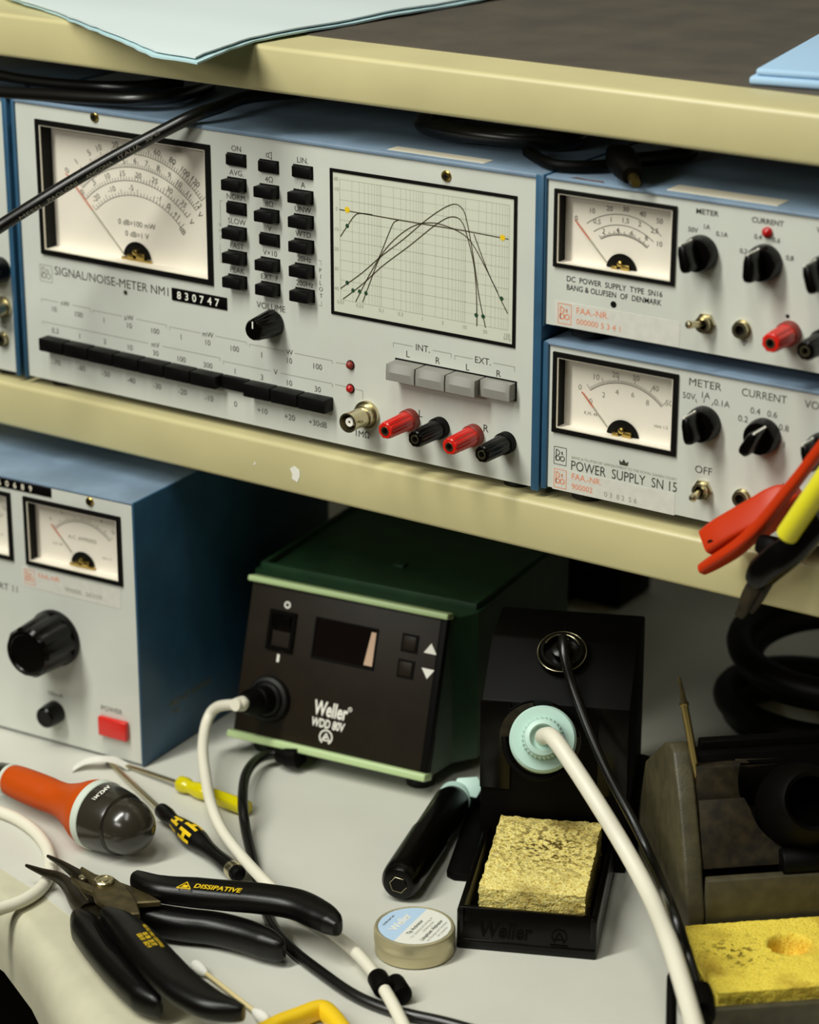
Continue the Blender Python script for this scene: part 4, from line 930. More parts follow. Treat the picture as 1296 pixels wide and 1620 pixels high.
tag(obj('funnel_ring', b, sd), 'scorched brown funnel edge')
b = B(TM).use(M_BLACK); b.sweep([(icx-16*math.cos(a), 80.4-6*max(0, math.sin(a)), icz-17*math.sin(a)) for a in [math.pi*k/14 for k in range(15)]], 1.8, 8, sub=2); obj('cradle', b, sd)
rc = TF.I @ (TM @ Vector((0, 0, 0)))
# slanted lid with spring ring
SLF = Fr((0, 0, 0)); nrm = Vector((0, -19.5, 32)).normalized()
def onlid(px, py):       # slanted face of the holder: through (82,84.5) and (114,104) of the stand frame
    c = TF.I @ CAM; r = TF.I.to_3x3() @ ray(px, py); p0_ = Vector((0, 82, 84.5)); t = (p0_-c).dot(nrm)/r.dot(nrm); return c + r*t
g = onlid(890, 1040)
b = B(TM).use(M_BLKGLOSS); b.lathe([(11.2, 0), (11.2, 5), (10, 6.6), (8.6, 6.6), (8.2, 3), (5, 3), (4.6, 7), (2.6, 7.6), (.4, 7.6)], g, nrm, 40); b.prism([(-1.4, 10), (1.4, 10), (.6, 15.5), (-.6, 15.5)], 0, 3, .4, L=Matrix.Translation(g) @ nrm.to_track_quat('Z', 'Y').to_matrix().to_4x4() ); obj('cord_guide', b, sd)
b = B(TM).use(M_NICKEL)
up_ = nrm.cross(Vector((1, 0, 0))).normalized()
for rr, hh, A0, A1 in ((11.4, 4.6, 0, 360), (8.4, 6.7, 200, 340)):
    b.sweep([g + nrm*hh + Vector((1, 0, 0))*rr*math.cos(math.radians(a)) + up_*(-rr*math.sin(math.radians(a))) for a in [A0+(A1-A0)*k/30 for k in range(31)]], .28, 6, sub=1)
tag(obj('wire_ring', b, sd), 'thin bright wire ring')
def sponge(name, label, M, x0, x1, y0, y1, z0, z1, m, sag, cuts=30, amp=.7, seed=0.0, base=None):
    t = bmesh.new(); bmesh.ops.create_cube(t, size=1.0); bmesh.ops.subdivide_edges(t, edges=list(t.edges), cuts=cuts, use_grid_fill=True)
    t.normal_update()
    for v in t.verts:
        c = Vector((x0+(v.co.x+.5)*(x1-x0), y0+(v.co.y+.5)*(y1-y0), z0+(v.co.z+.5)*(z1-z0)))
        top = (v.co.z+.5); c.z += sag(c.x, c.y)*top
        q = noise.noise_vector(c*.35+Vector((seed, 0, 0))); q2 = noise.noise_vector(c*.9+Vector((seed, 9, 0)))
        c += q*amp+q2*amp*.7; v.co = c
    b = B(M).use(m); b.merge(t); return one(name, b, label, 'sponge', base, None, 70)
cxs, cys = 33, 45
sponge('sponge', 'dry yellow sponge with brown scorch in the black embossed tray', TM, 8.5, 56, 9.5, 79, 6, 26.5, M_SPONGE,
       lambda x, y: -2.2*math.exp(-((x-34)/16)**2-((y-52)/18)**2)+1.4*(y/79-.5), 34, .6, 3.0, TM @ Vector((32, 40, 5.4)))

# soldering iron resting in the holder; only its pale butt and cable show
si = thing('soldering_iron', 'soldering iron with a pale aqua butt and thick white cable', 'soldering iron', TM @ Vector((icx, 82, icz)))
ax = Vector((.10, -.86, .50)).normalized(); o0 = Vector((icx+2.2, 77, icz+1.0)); M3 = TM
b = B(TM).use(M_AQUA)
b.lathe([(10, 1.5), (12, 2), (12.4, 3.4)]+[(15.2, 4), (15.6, 5.2), (15.4, 10), (14.4, 11.4), (9.6, 11.6)], o0, ax, 64)
obj('handle_flange', b, si)
wob = lambda a, k: 1-.05*(.5+.5*math.cos(28*a))
b = B(TM).use(M_AQUA); b.lathe([(9.9, 11), (9.7, 15.5), (9.0, 17)], o0, ax, 112, wob=wob); b.lathe([(8.6, 16.6), (8.2, 19.4), (6.2, 20.2), (5.6, 18.6), (5.2, 13)], o0, ax, 48); obj('butt_cap', b, si)
b = B(TM).use(M_BLACK); b.lathe([(5.3, 13), (5.3, 15.4), (1, 15.5)], o0, ax, 32); obj('cable_recess', b, si)
cs = TM @ (o0+ax*15); ce = TM @ (o0+ax*25)
d0 = depth(ce)
pts = [cs, TM @ (o0+ax*21+Vector((1, 0, .6))), at(876, 1168, d0-6), at(906, 1210, d0-16), at(948, 1275, d0-30), at(992, 1348, d0-42), at(1030, 1420, d0-62), D(1058, 1488, 46), D(1079, 1552, 42), D(1096, 1612, 38), D(1118, 1690, 35)]
b = B().use(M_CABLEW); b.sweep(pts, 3.9, 18, sub=8); obj('lead', b, si, sharp=60)

gw = TM @ (g+nrm*6)
d1 = depth(gw)
pts = [gw, TM @ (g+nrm*12+Vector((1, -2, 3))), at(893, 1036, d1-14), at(906, 1085, d1-16), at(930, 1150, d1-22), at(962, 1225, d1-30), at(1002, 1300, d1-40), at(1036, 1372, d1-58), D(1064, 1440, 52), D(1090, 1515, 38), D(1108, 1582, 31), D(1116, 1620, 30), D(1130, 1690, 30)]
cable('guide_cable', 'thin black cable drooping from the ring on the black iron stand', pts, 2.3, M_CABLEB)
cc = thing('cable_clip', 'black cable clip at the left corner of the right hand stand', 'clip', D(1100, 1590, 30))
p_ = D(1098, 1571, 35); q_ = D(1107, 1605, 34); b = B().use(M_BLACK); b.sweep([p_, (p_+q_)/2, q_], [(7, 6), (7.4, 6.4), (6.6, 5.6)], 20, sub=2, power=3.2); obj('ring', b, cc)
b = B().use(M_BLACK); b.sweep([q_, D(1114, 1630, 33), D(1122, 1660, 32)], [(4, 3), (4, 3), (3.6, 2.6)], 16, sub=3, power=3); obj('tail', b, cc)

# ------------------------------------------------------------------ black desoldering handle beside the stand
dt = thing('desoldering_tool', 'black cylindrical tool with hexagonal socket end, left of the black stand', 'tool', D(660, 1360))
a0 = D(630, 1400, 9.7); a1 = D(727, 1251, 9.7); ax = (a1-a0).normalized(); Lt = 92; KX = 1.08
b = B().use(M_BLKGLOSS)
pr = [(5.2, 0.2), (6.8, .6), (8.0, 2.4), (8.6, 5), (8.8, 9), (8.8, 48), (8.3, 48.6), (8.3, Lt-6), (7, Lt-1), (4, Lt)]
b.lathe([(4.2, 4)]+[(4.2, 0.3)]+[(r_*KX, h_) for r_, h_ in pr], a0, ax, 40)
obj('barrel', b, dt)
u = Vector((0, 0, 1)).cross(ax).normalized(); w = ax.cross(u)
b = B().use(M_NICKEL); hx = [a0 - ax*.1 + u*(4.1*math.cos(math.radians(60*k+10))) + w*(4.1*math.sin(math.radians(60*k+10))) for k in range(7)]
b.sweep(hx, .22, 6, sub=1); tag(obj('socket_rim', b, dt), 'bright hexagonal rim')
b = B().use(M_INKB); b.geo([a0 - ax*.02 + u*(4.1*math.cos(math.radians(60*k+10))) + w*(4.1*math.sin(math.radians(60*k+10))) for k in range(6)], [tuple(range(6))]); obj('socket', b, dt)
b = B().use(M_AQUA); e = a0+ax*(Lt-1)
b.lathe([(5, -1), (8.4, 0), (8.4, 3.2), (6, 4)], e, ax, 36); t0 = D(742, 1222, 8)
b.prism([(-7, -3), (6, -5), (9, 1), (6, 6), (-4, 5)], 0, 3, .8, L=Matrix.Translation(e+ax*4+Vector((4, 2, 4))) @ Matrix.Rotation(math.radians(30), 4, 'Z') @ Matrix.Rotation(math.radians(50), 4, 'X'))
tag(obj('collar', b, dt), 'pale aqua collar')

# ------------------------------------------------------------------ tin
tc = D(656, 1503); tn = thing('flux_tin', 'small round metal tin with a pale blue and white lid label', 'tin', tc)
r = 18.0
b = B().use(M_TINSIDE); b.lathe([(r-1.2, 0), (r-.2, .8), (r-.2, 6.2), (r-.6, 6.4), (r-.6, 8)], tc, (0, 0, 1), 72); obj('tin_body', b, tn)
b = B().use(M_TINSIDE); b.lathe([(r-.5, 6.4), (r+.15, 6.2), (r+.15, 11), (r-.3, 12.1), (r-1.1, 12.4), (r-1.6, 12.1), (2, 12.1)], tc, (0, 0, 1), 72); lid = obj('lid', b, tn)
# direction of the print on the lid
xd = (D(661, 1447, 12.3)-D(637, 1470, 12.3)); xd.z = 0; xd.normalize(); yd = Vector((-xd.y, xd.x, 0)); zt = ZD+12.25
b = B().use(M_TINWHITE); N = 64; rl = r-1.8; split = 2.0
def half(sel):
    return [tc + xd*(rl*math.cos(a))+yd*(rl*math.sin(a)) + Vector((0, 0, 12.2)) for a in [2*math.pi*k/N for k in range(N)] if sel(rl*math.sin(a))]
h = half(lambda v: v <= split+.01); b.geo(h, [tuple(range(len(h)))]) if False else None
import itertools
def cap(y0, y1, m):
    b.use(m); vs = []; K = 24
    for k in range(K+1):
        y = y0+(y1-y0)*k/K; x = math.sqrt(max(rl*rl-y*y, 0)); vs += [tc+xd*(-x)+yd*y+Vector((0, 0, 12.2)), tc+xd*x+yd*y+Vector((0, 0, 12.2))]
    b.geo(vs, [(2*k, 2*k+1, 2*k+3, 2*k+2) for k in range(K)])
cap(-rl, split, M_TINWHITE); cap(split, rl, M_TINBLUE)
def lt(t, x, y, h_, m, w_=None, bold=0): b.use(m); text3d(b, t, tc+xd*x+yd*y+Vector((0, 0, 12.26)), xd, yd, h_, w_, bold=bold)
lt('Weller', 0, 7.2, 3.8, M_WHITE, 16, .03); lt('COOPER Hand Tools', -1, 12.6, 1.0, M_INK, 10, .02)
lt('Tip Activator', -1, -.6, 1.8, M_INK, 14, .02); lt('For cleaning and tinning of', 0, -3.4, 1.3, M_INKG, 20); lt('soldering tips', 2, -5.6, 1.3, M_INKG, 10)
lt('Lötspitzen Aktivator', 0, -8.4, 1.8, M_INK, 20, .02); lt('zum Reinigen und Verzinnen', 0, -11, 1.3, M_INKG, 19); lt('der Lötspitzen', 1, -13.2, 1.2, M_INKG, 9)
obj('lid_label', b, lid)
# ------------------------------------------------------------------ orange handled screwdriver
P0 = D(11, 1231, 13); P1 = D(216, 1313, 16.8); ax = (P1-P0).normalized(); LN = (P1-P0).length
def axt(px, py, h): return (D(px, py, h)-P0).dot(ax)
tcol = axt(151, 1289, 16.5)
so = thing('screwdriver', 'fat orange screwdriver with pale collar and rounded dark grey end', 'screwdriver', D(120, 1300), 'screwdrivers on the bench')
b = B().use(M_CAP); b.lathe([(3.0, -9), (5.2, -8.6), (6.6, -6), (7.4, 0), (7.6, 2.5)], P0, ax, 40); obj('ferrule', b, so)
b = B().use(M_BAND); b.lathe([(7.4, 1.6), (7.9, 2), (8.0, 3.4), (7.6, 4)], P0, ax, 40); obj('ring', b, so)
op = smoothprof([(7.6, 3.4), (8.2, 7), (8.6, 16), (8.7, 30), (8.5, tcol*.52), (9.0, tcol*.64), (12.0, tcol*.78), (15.6, tcol-7), (16.8, tcol-2), (16.8, tcol-1.4)], 6)
b = B().use(M_ORANGE); b.lathe(op, P0, ax, 56); obj('handle', b, so)
b = B().use(M_BAND); b.lathe([(16.6, tcol-2), (17.1, tcol-1.6), (17.1, tcol+2.4), (16.6, tcol+2.8)], P0, ax, 56); tag(obj('collar', b, so), 'pale band')
cp = [(16.7, tcol+2), (16.7, tcol+3), (16.3, tcol+8), (15.4, tcol+15), (14.8, tcol+17), (13.4, tcol+17.6), (13.5, tcol+18.5)]
tb = tcol+19; cp += [(13.8*math.cos(a), tb+15.2*math.sin(a)) for a in [math.pi/2*k/10 for k in range(10)]]
b = B().use(M_CAP); b.lathe(cp, P0, ax, 64); cap_ = obj('end_cap', b, so)
b = B().use(M_WHITE); c_ = P0+ax*(tcol+9)
u_ = Vector((0, 0, 1)).cross(ax).normalized(); w_ = ax.cross(u_)
nn = (Vector((0, 0, 1))-ax*ax.z).normalized(); nn = (nn+u_*(-.30 if u_.dot(FWD) > 0 else .30)).normalized()
sidev = ax.cross(nn)
tp_ = c_+nn*16.5
xd_ = -sidev if (-sidev).dot(RGT) < 0 else sidev; text3d(b, 'AMZ.M1', tp_, xd_, nn.cross(xd_), 2.4, 11, lift=0.35, bold=.02)
obj('cap_print', b, cap_)
b = B().use(M_STEEL); b.lathe([(2.2, -60), (2.2, -8)], P0, ax, 16); obj('blade', b, so)

# ------------------------------------------------------------------ black and yellow screwdriver
Q0 = D(254, 1281, 6.2); Q1 = D(365, 1373, 5.4); ax = (Q1-Q0).normalized(); LN = (Q1-Q0).length
sb = thing('screwdriver', 'slim black screwdriver with yellow printed patches and long steel blade', 'screwdriver', D(310, 1330), 'screwdrivers on the bench')
bp_ = smoothprof([(3.4, 0), (3.8, 1.5), (4.0, LN*.1), (3.3, LN*.2), (4.6, LN*.32), (5.7, LN*.45), (5.4, LN*.55), (4.0, LN*.68), (3.6, LN*.8), (3.9, LN*.93), (3.8, LN)], 5)
b = B().use(M_GRIP); b.lathe(bp_, Q0, ax, 48); hd = obj('handle', b, sb)
b = B().use(M_YEL)
for hc, ac, sc in ((.29, 40, .8), (.29, 118, .8), (.47, 0, 1), (.47, 78, 1), (.47, 156, 1), (.29, 200, .8)):
    for s_ in (-1, 1): smooth_patch(b, bp_, Q0, ax, LN*(hc-.075*sc), LN*(hc+.075*sc), ac+s_*19-9, ac+s_*19+9)
    smooth_patch(b, bp_, Q0, ax, LN*(hc-.02), LN*(hc+.02), ac-14, ac+14)
tag(obj('yellow_print', b, hd), 'yellow patches')
b = B().use(M_NICKEL); b.lathe([(3.9, LN), (4.2, LN+.6), (4.2, LN+4.2), (3.8, LN+4.6)], Q0, ax, 32); obj('collar', b, sb)
b = B().use(M_BLACK); b.lathe([(3.7, LN+4.6), (4.0, LN+5.6), (3.9, LN+7.4), (3.0, LN+8.6), (1, LN+9)], Q0, ax, 32); obj('end_cap', b, sb)
tipb = D(163, 1196, 1.6); b = B().use(M_NICKEL); b.sweep([Q0+ax*.5, Q0.lerp(tipb, .86)], 1.35, 14, sub=1)
obj('blade', b, sb)
b = B().use(M_BLACK); e0 = Q0.lerp(tipb, .86); b.sweep([e0, Q0.lerp(tipb, .95), tipb], [1.4, (1.5, 1.2), (1.7, .4)], 14, sub=1); tag(obj('blade_tip', b, sb), 'blackened tip')

# ------------------------------------------------------------------ yellow see-through screwdriver
Y0 = D(284, 1239, 4.3); Y1 = D(392, 1279, 4.3); ax = (Y1-Y0).normalized(); LN = (Y1-Y0).length
sy = thing('screwdriver', 'small screwdriver with translucent yellow fluted handle', 'screwdriver', D(335, 1262), 'screwdrivers on the bench')
yp = smoothprof([(3.7, 0), (4.3, 1.5), (4.3, LN*.1), (3.4, LN*.17), (4.1, LN*.27), (4.3, LN*.36), (3.6, LN*.45), (4.0, LN*.55), (4.2, LN*.9), (3.8, LN)], 5)
wob = lambda a, k: 1-.06*(.5+.5*math.cos(6*a))
b = B().use(M_YELCLR); b.lathe(yp, Y0, ax, 60, wob=wob); obj('handle', b, sy)
b = B().use(M_NICKEL); e0 = D(201, 1211, 2.2); b.sweep([Y0+ax*2, Y0.lerp(e0, .8), e0], [1.1, 1.1, (1.5, .5)], 12, sub=1); obj('blade', b, sy)

# curled paper scrap under the blade
b = B().use(M_TINWHITE)
sp = [D(114, 1222, .4), D(132, 1211, 3.5), D(156, 1206, 5.6), D(180, 1208, 4.2), D(203, 1219, .9)]
vs = []; fs = []
wv = (D(150, 1185, 0)-D(140, 1215, 0)).normalized()*7
for k, p in enumerate(smoothprof([(i, 0) for i in range(5)], 5)): pass
import bisect
K = 24
def crv(pts, t):
    n = len(pts)-1; i = min(int(t*n), n-1); f = t*n-i; a, b_, c_, d_ = [Vector(pts[j]) for j in (max(i-1, 0), i, i+1, min(i+2, n))]
    return .5*((2*b_)+(c_-a)*f+(2*a-5*b_+4*c_-d_)*f*f+(3*b_-a-3*c_+d_)*f**3)
for k in range(K+1):
    p = crv(sp, k/K); vs += [p, p+wv, p+wv+Vector((0, 0, .35)), p+Vector((0, 0, .35))]
for k in range(K):
    for q in range(4): fs.append((4*k+q, 4*k+(q+1) % 4, 4*k+4+(q+1) % 4, 4*k+4+q))
fs += [(0, 1, 2, 3), (4*K+3, 4*K+2, 4*K+1, 4*K)]
b.geo(vs, fs); one('paper_strip', b, 'white curled paper strip in front of the blue transformer', 'paper', D(160, 1212))

# ------------------------------------------------------------------ pliers
def blade(b, px, h, t, bev=.6):
    """plate with outline px at height h over the bench"""
    P = [D(x, y, h+t) for x, y in px]; b.prism([(p.x, p.y) for p in P], ZD+h, ZD+h+t, bev, seg=1)
cu = thing('pliers', 'flush cutting pliers with yellow printed black handles, lying uppermost', 'pliers', D(190, 1410), 'pliers on the bench')
HC = 20.5
def handle(parent, name, pts, hw, hh, m=M_GRIP, power=2.8):
    b = B().use(m); b.sweep(pts, [(w*k, hh*k) for w, k in hw], 28, sub=7, power=power); return obj(name, b, parent, sharp=50)
w1 = [(4.5, .75), (7.0, .95), (8.0, 1), (8.2, 1), (8.2, 1), (8.0, 1), (7.2, .98), (5.8, .9), (3.4, .6)]
pts = [D(214, 1391, HC), D(253, 1406, HC), D(308, 1412, HC), D(361, 1417, HC), D(416, 1422, HC), D(469, 1431, HC), D(507, 1449, HC), D(525, 1461, HC), D(534, 1470, HC)]
h1 = handle(cu, 'handle', pts, w1, 5.6)
b = B().use(M_YEL); q0, q1 = D(308, 1401, HC+5.75), D(382, 1409, HC+5.75); dx = q1-q0
text3d(b, 'DISSIPATIVE', q0, dx, (-dx.y, dx.x, 0), 3.7, dx.length, 'l', bold=.02, shear=.1)
t0 = D(293, 1401, HC+5.75); dxn = dx.normalized(); dyn = Vector((-dxn.y, dxn.x, 0))
tri = [t0-dxn*3.2-dyn*2.6, t0+dxn*3.2-dyn*2.6, t0+dyn*3.2]
for i in range(3): b.sweep([tri[i], tri[(i+1) % 3]], .28, 6, sub=1)
b.geo([t0+dxn*x_+dyn*y_ for x_, y_ in ((-1.4, -1.6), (1.6, -1.6), (1.2, .4), (-.6, 1.0))], [(0, 1, 2, 3)])
obj('handle_print', b, h1)
w2 = [(3.6, .7), (6.8, .9), (8.4, 1), (9, 1), (8.8, 1), (7.6, .95), (5.2, .85), (3.2, .6)]
pts = [D(166, 1447, HC-1), D(192, 1462, HC-.5), D(224, 1494, HC), D(255, 1530, HC), D(290, 1563, HC), D(330, 1588, HC), D(366, 1599, HC), D(386, 1603, HC)]
h2 = handle(cu, 'handle', pts, w2, 5.6)
b = B().use(M_YEL)
q0, q1 = D(227, 1462, HC+5.75), D(258, 1498, HC+5.75); dx = (q1-q0); dyv = Vector((-dx.y, dx.x, 0))
text3d(b, 'AES ISO 9001 CERTIFIED', q0, dx, dyv, 1.3, dx.length, 'l')
q2, q3 = D(219, 1477, HC+5.75), D(244, 1503, HC+5.75); text3d(b, 'S58 01  ISO 9', q2, dx, dyv, 2.0, (q3-q2).length*.8, 'l', bold=.02)
q2, q3 = D(228, 1475, HC+5.75), D(250, 1501, HC+5.75); text3d(b, '05 08  20 37', q2, dx, dyv, 2.0, (q3-q2).length*.8, 'l', bold=.02)
obj('handle_print', b, h2)
hb = 17.5
b = B().use(M_DKSTEEL); blade(b, [(146, 1407), (160, 1386), (178, 1385), (200, 1401), (216, 1424), (222, 1444), (200, 1446), (178, 1440), (150, 1420)], hb+2.8, 3.4)
blade(b, [(150, 1412), (128, 1402), (111, 1387), (113, 1386), (133, 1394), (152, 1402)], hb+2.6, 3); obj('jaw_plate', b, cu)
b = B().use(M_DKSTEEL); blade(b, [(150, 1404), (140, 1386), (126, 1371), (131, 1370), (152, 1382), (172, 1388), (206, 1400), (240, 1416), (256, 1425), (210, 1428), (176, 1418)], hb-.6, 3.2); obj('jaw_plate', b, cu)
pc_ = D(164.5, 1396, hb+6.2); b = B().use(M_NICKEL); b.lathe([(4.6, -1), (4.6, 1.2), (4.1, 1.7), (3.3, 1.7), (3.1, 1.3), (2.2, 1.3), (2.0, 1.7), (.6, 1.7)], pc_, (0, 0, 1), 36); tag(obj('pivot_screw', b, cu), 'bright round pivot')
b = B().use(M_NICKEL); b.sweep([D(112, 1386, 18.6), D(124, 1405, 17.6), D(140, 1425, 15.6)], .5, 8, sub=3); obj('spring', b, cu)

nn_ = thing('pliers', 'long nosed pliers with plain black handles, lying beneath the others', 'pliers', D(150, 1450), 'pliers on the bench')
HB = 8.2
w3 = [(4.6, .8), (6.6, 1), (7.0, 1), (7.0, 1), (6.8, 1), (6.2, .98), (4.4, .8), (2.5, .5)]
pts = [D(124, 1455, HB), D(135, 1470, HB), D(157, 1499, HB), D(182, 1529, HB), (D(207, 1556, HB)), D(228, 1577, HB), D(246, 1591, HB), D(253, 1597, HB)]
g1 = handle(nn_, 'handle', pts, w3, 7.2)
b = B().use(M_BLACK); q = [D(150, 1460, HB+7.4), D(160, 1478, HB+7.4), D(172, 1496, HB+7.3), D(183, 1508, HB+7.2)]; b.sweep(q, [(.5, .3), (.9, .5), (.9, .5), (.4, .3)], 8, sub=4); obj('grip_rib', b, g1)
pts = [D(190, 1436, HB), D(230, 1452, HB), D(290, 1463, HB), D(340, 1469, HB), D(385, 1480, HB), D(420, 1493, HB), D(442, 1503, HB), D(450, 1506, HB)]
handle(nn_, 'handle', pts, w3, 7.0)
b = B().use(M_JAW)
def spike(px, h0, h1, r0, r1):
    P = [D(x, y, h0+(h1-h0)*i/(len(px)-1)) for i, (x, y) in enumerate(px)]; n = len(px)-1
    return P, [r0+(r1-r0)*i/n for i in range(n+1)]
P, R = spike([(41, 1369), (66, 1379), (92, 1388), (108, 1402), (122, 1425), (140, 1445)], 10, 9, .7, 5.4); b.sweep(P, [(r_*.8, r_) for r_ in R], 14, sub=4, power=3); obj('jaw', b, nn_)
b = B().use(M_JAW)
P, R = spike([(75, 1354), (98, 1367), (118, 1381), (136, 1395), (150, 1418), (165, 1440)], 10.5, 9, .7, 5.4); b.sweep(P, [(r_*.8, r_) for r_ in R], 14, sub=4, power=3); obj('jaw', b, nn_)
b = B().use(M_JAW); blade(b, [(118, 1402), (146, 1396), (176, 1420), (196, 1440), (150, 1455), (126, 1445)], 4.5, 8, .8); obj('joint', b, nn_)
b = B().use(M_NICKEL); b.lathe([(2.4, 0), (2.4, 3), (1.8, 3.4), (.3, 3.5)], D(133, 1396, 11.5), (0, 0, 1), 24); tag(obj('pivot_screw', b, nn_), 'small bright rivet')

# ------------------------------------------------------------------ cotton swab, yellow loop, black stylus, left cable
sw = thing('cotton_swab', 'cotton swab on a pale stick beneath the black pliers handle', 'cotton swab', D(360, 1570))
s0, s1 = D(306, 1524, 2.9), D(420, 1613, 2.9); ax = (s1-s0).normalized(); Ls_ = (s1-s0).length
b = B().use(M_BAMBOO); b.lathe([(1.0, 4), (1.0, Ls_-2)], s0, ax, 12); obj('stick', b, sw)
for o_, a_ in ((s0, ax), (s1+ax*2, -ax)):
    b = B().use(M_COTTON); b.lathe(smoothprof([(.3, -.6), (2.0, .8), (2.7, 4), (2.2, 8), (1.1, 11)], 4), o_, a_, 20); obj('cotton_bud', b, sw)
yl = [D(x, y, 4.5) for x, y in [(390, 1656), (436, 1624), (474, 1609), (505, 1598), (520, 1604), (540, 1628), (560, 1665), (470, 1690)]]
b = B().use(M_YELPL); b.sweep(yl+[yl[0], yl[1]], [(3.6, 4.2)]*(len(yl)+2), 16, sub=6, power=3, cap=False); one('handle_loop', b, 'yellow plastic handle loop at the bottom photo edge', 'handle', D(470, 1650))
b = B().use(M_BLACK); b.sweep([D(1062, 1531, 30), D(1062.5, 1537, 29.5), D(1063, 1545, 29), D(1063, 1560, 28), D(1062, 1640, 20), D(1061, 1830, 3)], [.35, 1.0, 2.0, 2.2, 2.3, 2.3], 14, sub=3); one('stylus', b, 'black pointed stick left of the right hand stand', 'stylus', D(1062, 1600))
pts = [D(-40, 1268, 3.2), D(0, 1284, 3.2), D(30, 1297, 3.2), D(58, 1318, 3.2), D(76, 1345, 3.2), D(79, 1378, 3.2), D(66, 1404, 3.4), D(38, 1424, 3.8), D(0, 1438, 4.5), D(-40, 1452, 6)]
cable('cable', 'white cable loop at the left bench edge beside the orange screwdriver', pts, 3.0, M_CABLEW, 'cable', 16)

# ------------------------------------------------------------------ right hand olive grey stand with sponge and spare tip
o_ = onZ(1117, 1592, ZD+20); GF = Fr((o_.x, o_.y, ZD), 42); GM = GF.M
gs = thing('iron_stand', 'olive grey soldering stand cut off by the right photo edge', 'stand', GM @ Matrix.Translation((45, 60, 0)))
PL = Matrix(((0, 0, 1, 0), (1, 0, 0, 0), (0, 1, 0, 0), (0, 0, 0, 1)))
b = B(GM).use(M_GREYST)
b.box(0, 112, -4, 64, 0, 5, 1); b.box(0, 112, -4, .5, 0, 20, 1.2); b.box(0, 3.5, -3, 64, 0, 19, 1.2); b.box(108, 112, -3, 64, 0, 19, 1.2)
obj('sponge_tray', b, gs)
b = B(GM).use(M_GREYST); 
fin = [(60.6, 0), (61, 14), (63, 26), (72, 48), (86, 72), (99, 88), (106, 90), (118, 84), (150, 60), (160, 30), (160, 0)]
b.prism(fin, 7, 15.5, 1.6, L=PL, seg=3); obj('side_plate', b, gs, sharp=40)
b = B(GM).use(M_GREYST); b.prism(fin, 105, 112, 1.6, L=PL, seg=3); obj('side_plate', b, gs, sharp=40)
b = B(GM).use(M_GREYST); b.box(15.6, 105, 62.5, 68, 3, 43, .8); obj('front_wall', b, gs)
# scorched front with round openings
def arcpts(cx, cz, r, a0, a1, n=14): return [(cx+r*math.cos(math.radians(a0+(a1-a0)*k/n)), cz+r*math.sin(math.radians(a0+(a1-a0)*k/n))) for k in range(n+1)]
b = B(GM).use(M_DIRTY); Lr = Matrix.Translation((0, 72, 44)) @ Matrix.Rotation(math.radians(68), 4, 'X')
b.prism([(15.8, 0), (104.8, 0), (104.8, 8), (70, 8)]+arcpts(62, 30, 24, -70, -168)+[(36, 30), (15.8, 30)], -2.5, 0, .3, L=Lr); obj('lower_plate', b, gs)
b = B(GM).use(M_DIRTY); Lr2 = Matrix.Translation((0, 84, 66)) @ Matrix.Rotation(math.radians(76), 4, 'X')
b.prism([(15.8, 0), (36, 0)]+arcpts(58, 12, 24, 208, 160, 8)+[(40, 20), (15.8, 20)], -9, 0, .4, L=Lr2); obj('upper_block', b, gs)
b = B(GM).use(M_BLACK); b.prism([(76, 5), (160, 5), (160, 50), (112, 84), (104, 84), (98, 60), (80, 44)], 15.6, 104.9, .5, L=PL); obj('core', b, gs)
b = B(GM).use(M_BLACK); b.lathe([(20, 0), (20, 3), (15, 22), (13, 24), (11, 22), (14, 3)], (62, 86, 64), (0, -.75, .5), 48); obj('funnel', b, gs)
b = B(GM).use(M_BLACK); b.lathe([(6, 0), (6.4, 1), (6.4, 54), (6, 55)], (50, 70, 46), (1, 0, 0), 32); obj('cross_bar', b, gs)
b = B(GM).use(M_BLACK); b.box(22, 100, 108, 114, 80, 88, 1)
obj('rear_rail', b, gs)
sponge('sponge', 'bright yellow sponge with a round hole in the olive grey stand', GM, 5.8, 97, 2.6, 59.6, 5.9, 24, M_SPONGE2,
       lambda x, y: -9.0*min(1, max(0, (9.2-math.hypot(x-46, y-38))/1.6)), 72, .3, 8.0, GM @ Vector((50, 30, 5.3)))
tp0 = GF.hit(1106, 1242, 1, 92); tp1 = GF.hit(1074.5, 1070, 1, 96)
v = tp1-tp0; n_ = v.length; b = B(GM).use(M_TIP); st_ = thing('soldering_tip', 'thin pointed metal soldering tip standing in the olive grey stand', 'soldering tip', GM @ tp0)
b.lathe([(1.75, -4), (1.75, n_*.73), (2.1, n_*.735), (2.1, n_*.755), (1.6, n_*.76)], tp0, v, 24); obj('shaft', b, st_)
b = B(GM).use(M_DKSTEEL); b.lathe([(1.6, n_*.755), (1.35, n_*.80), (.9, n_*.9), (.75, n_*.96), (.3, n_)], tp0, v, 20); tag(obj('point', b, st_), 'darkened point')

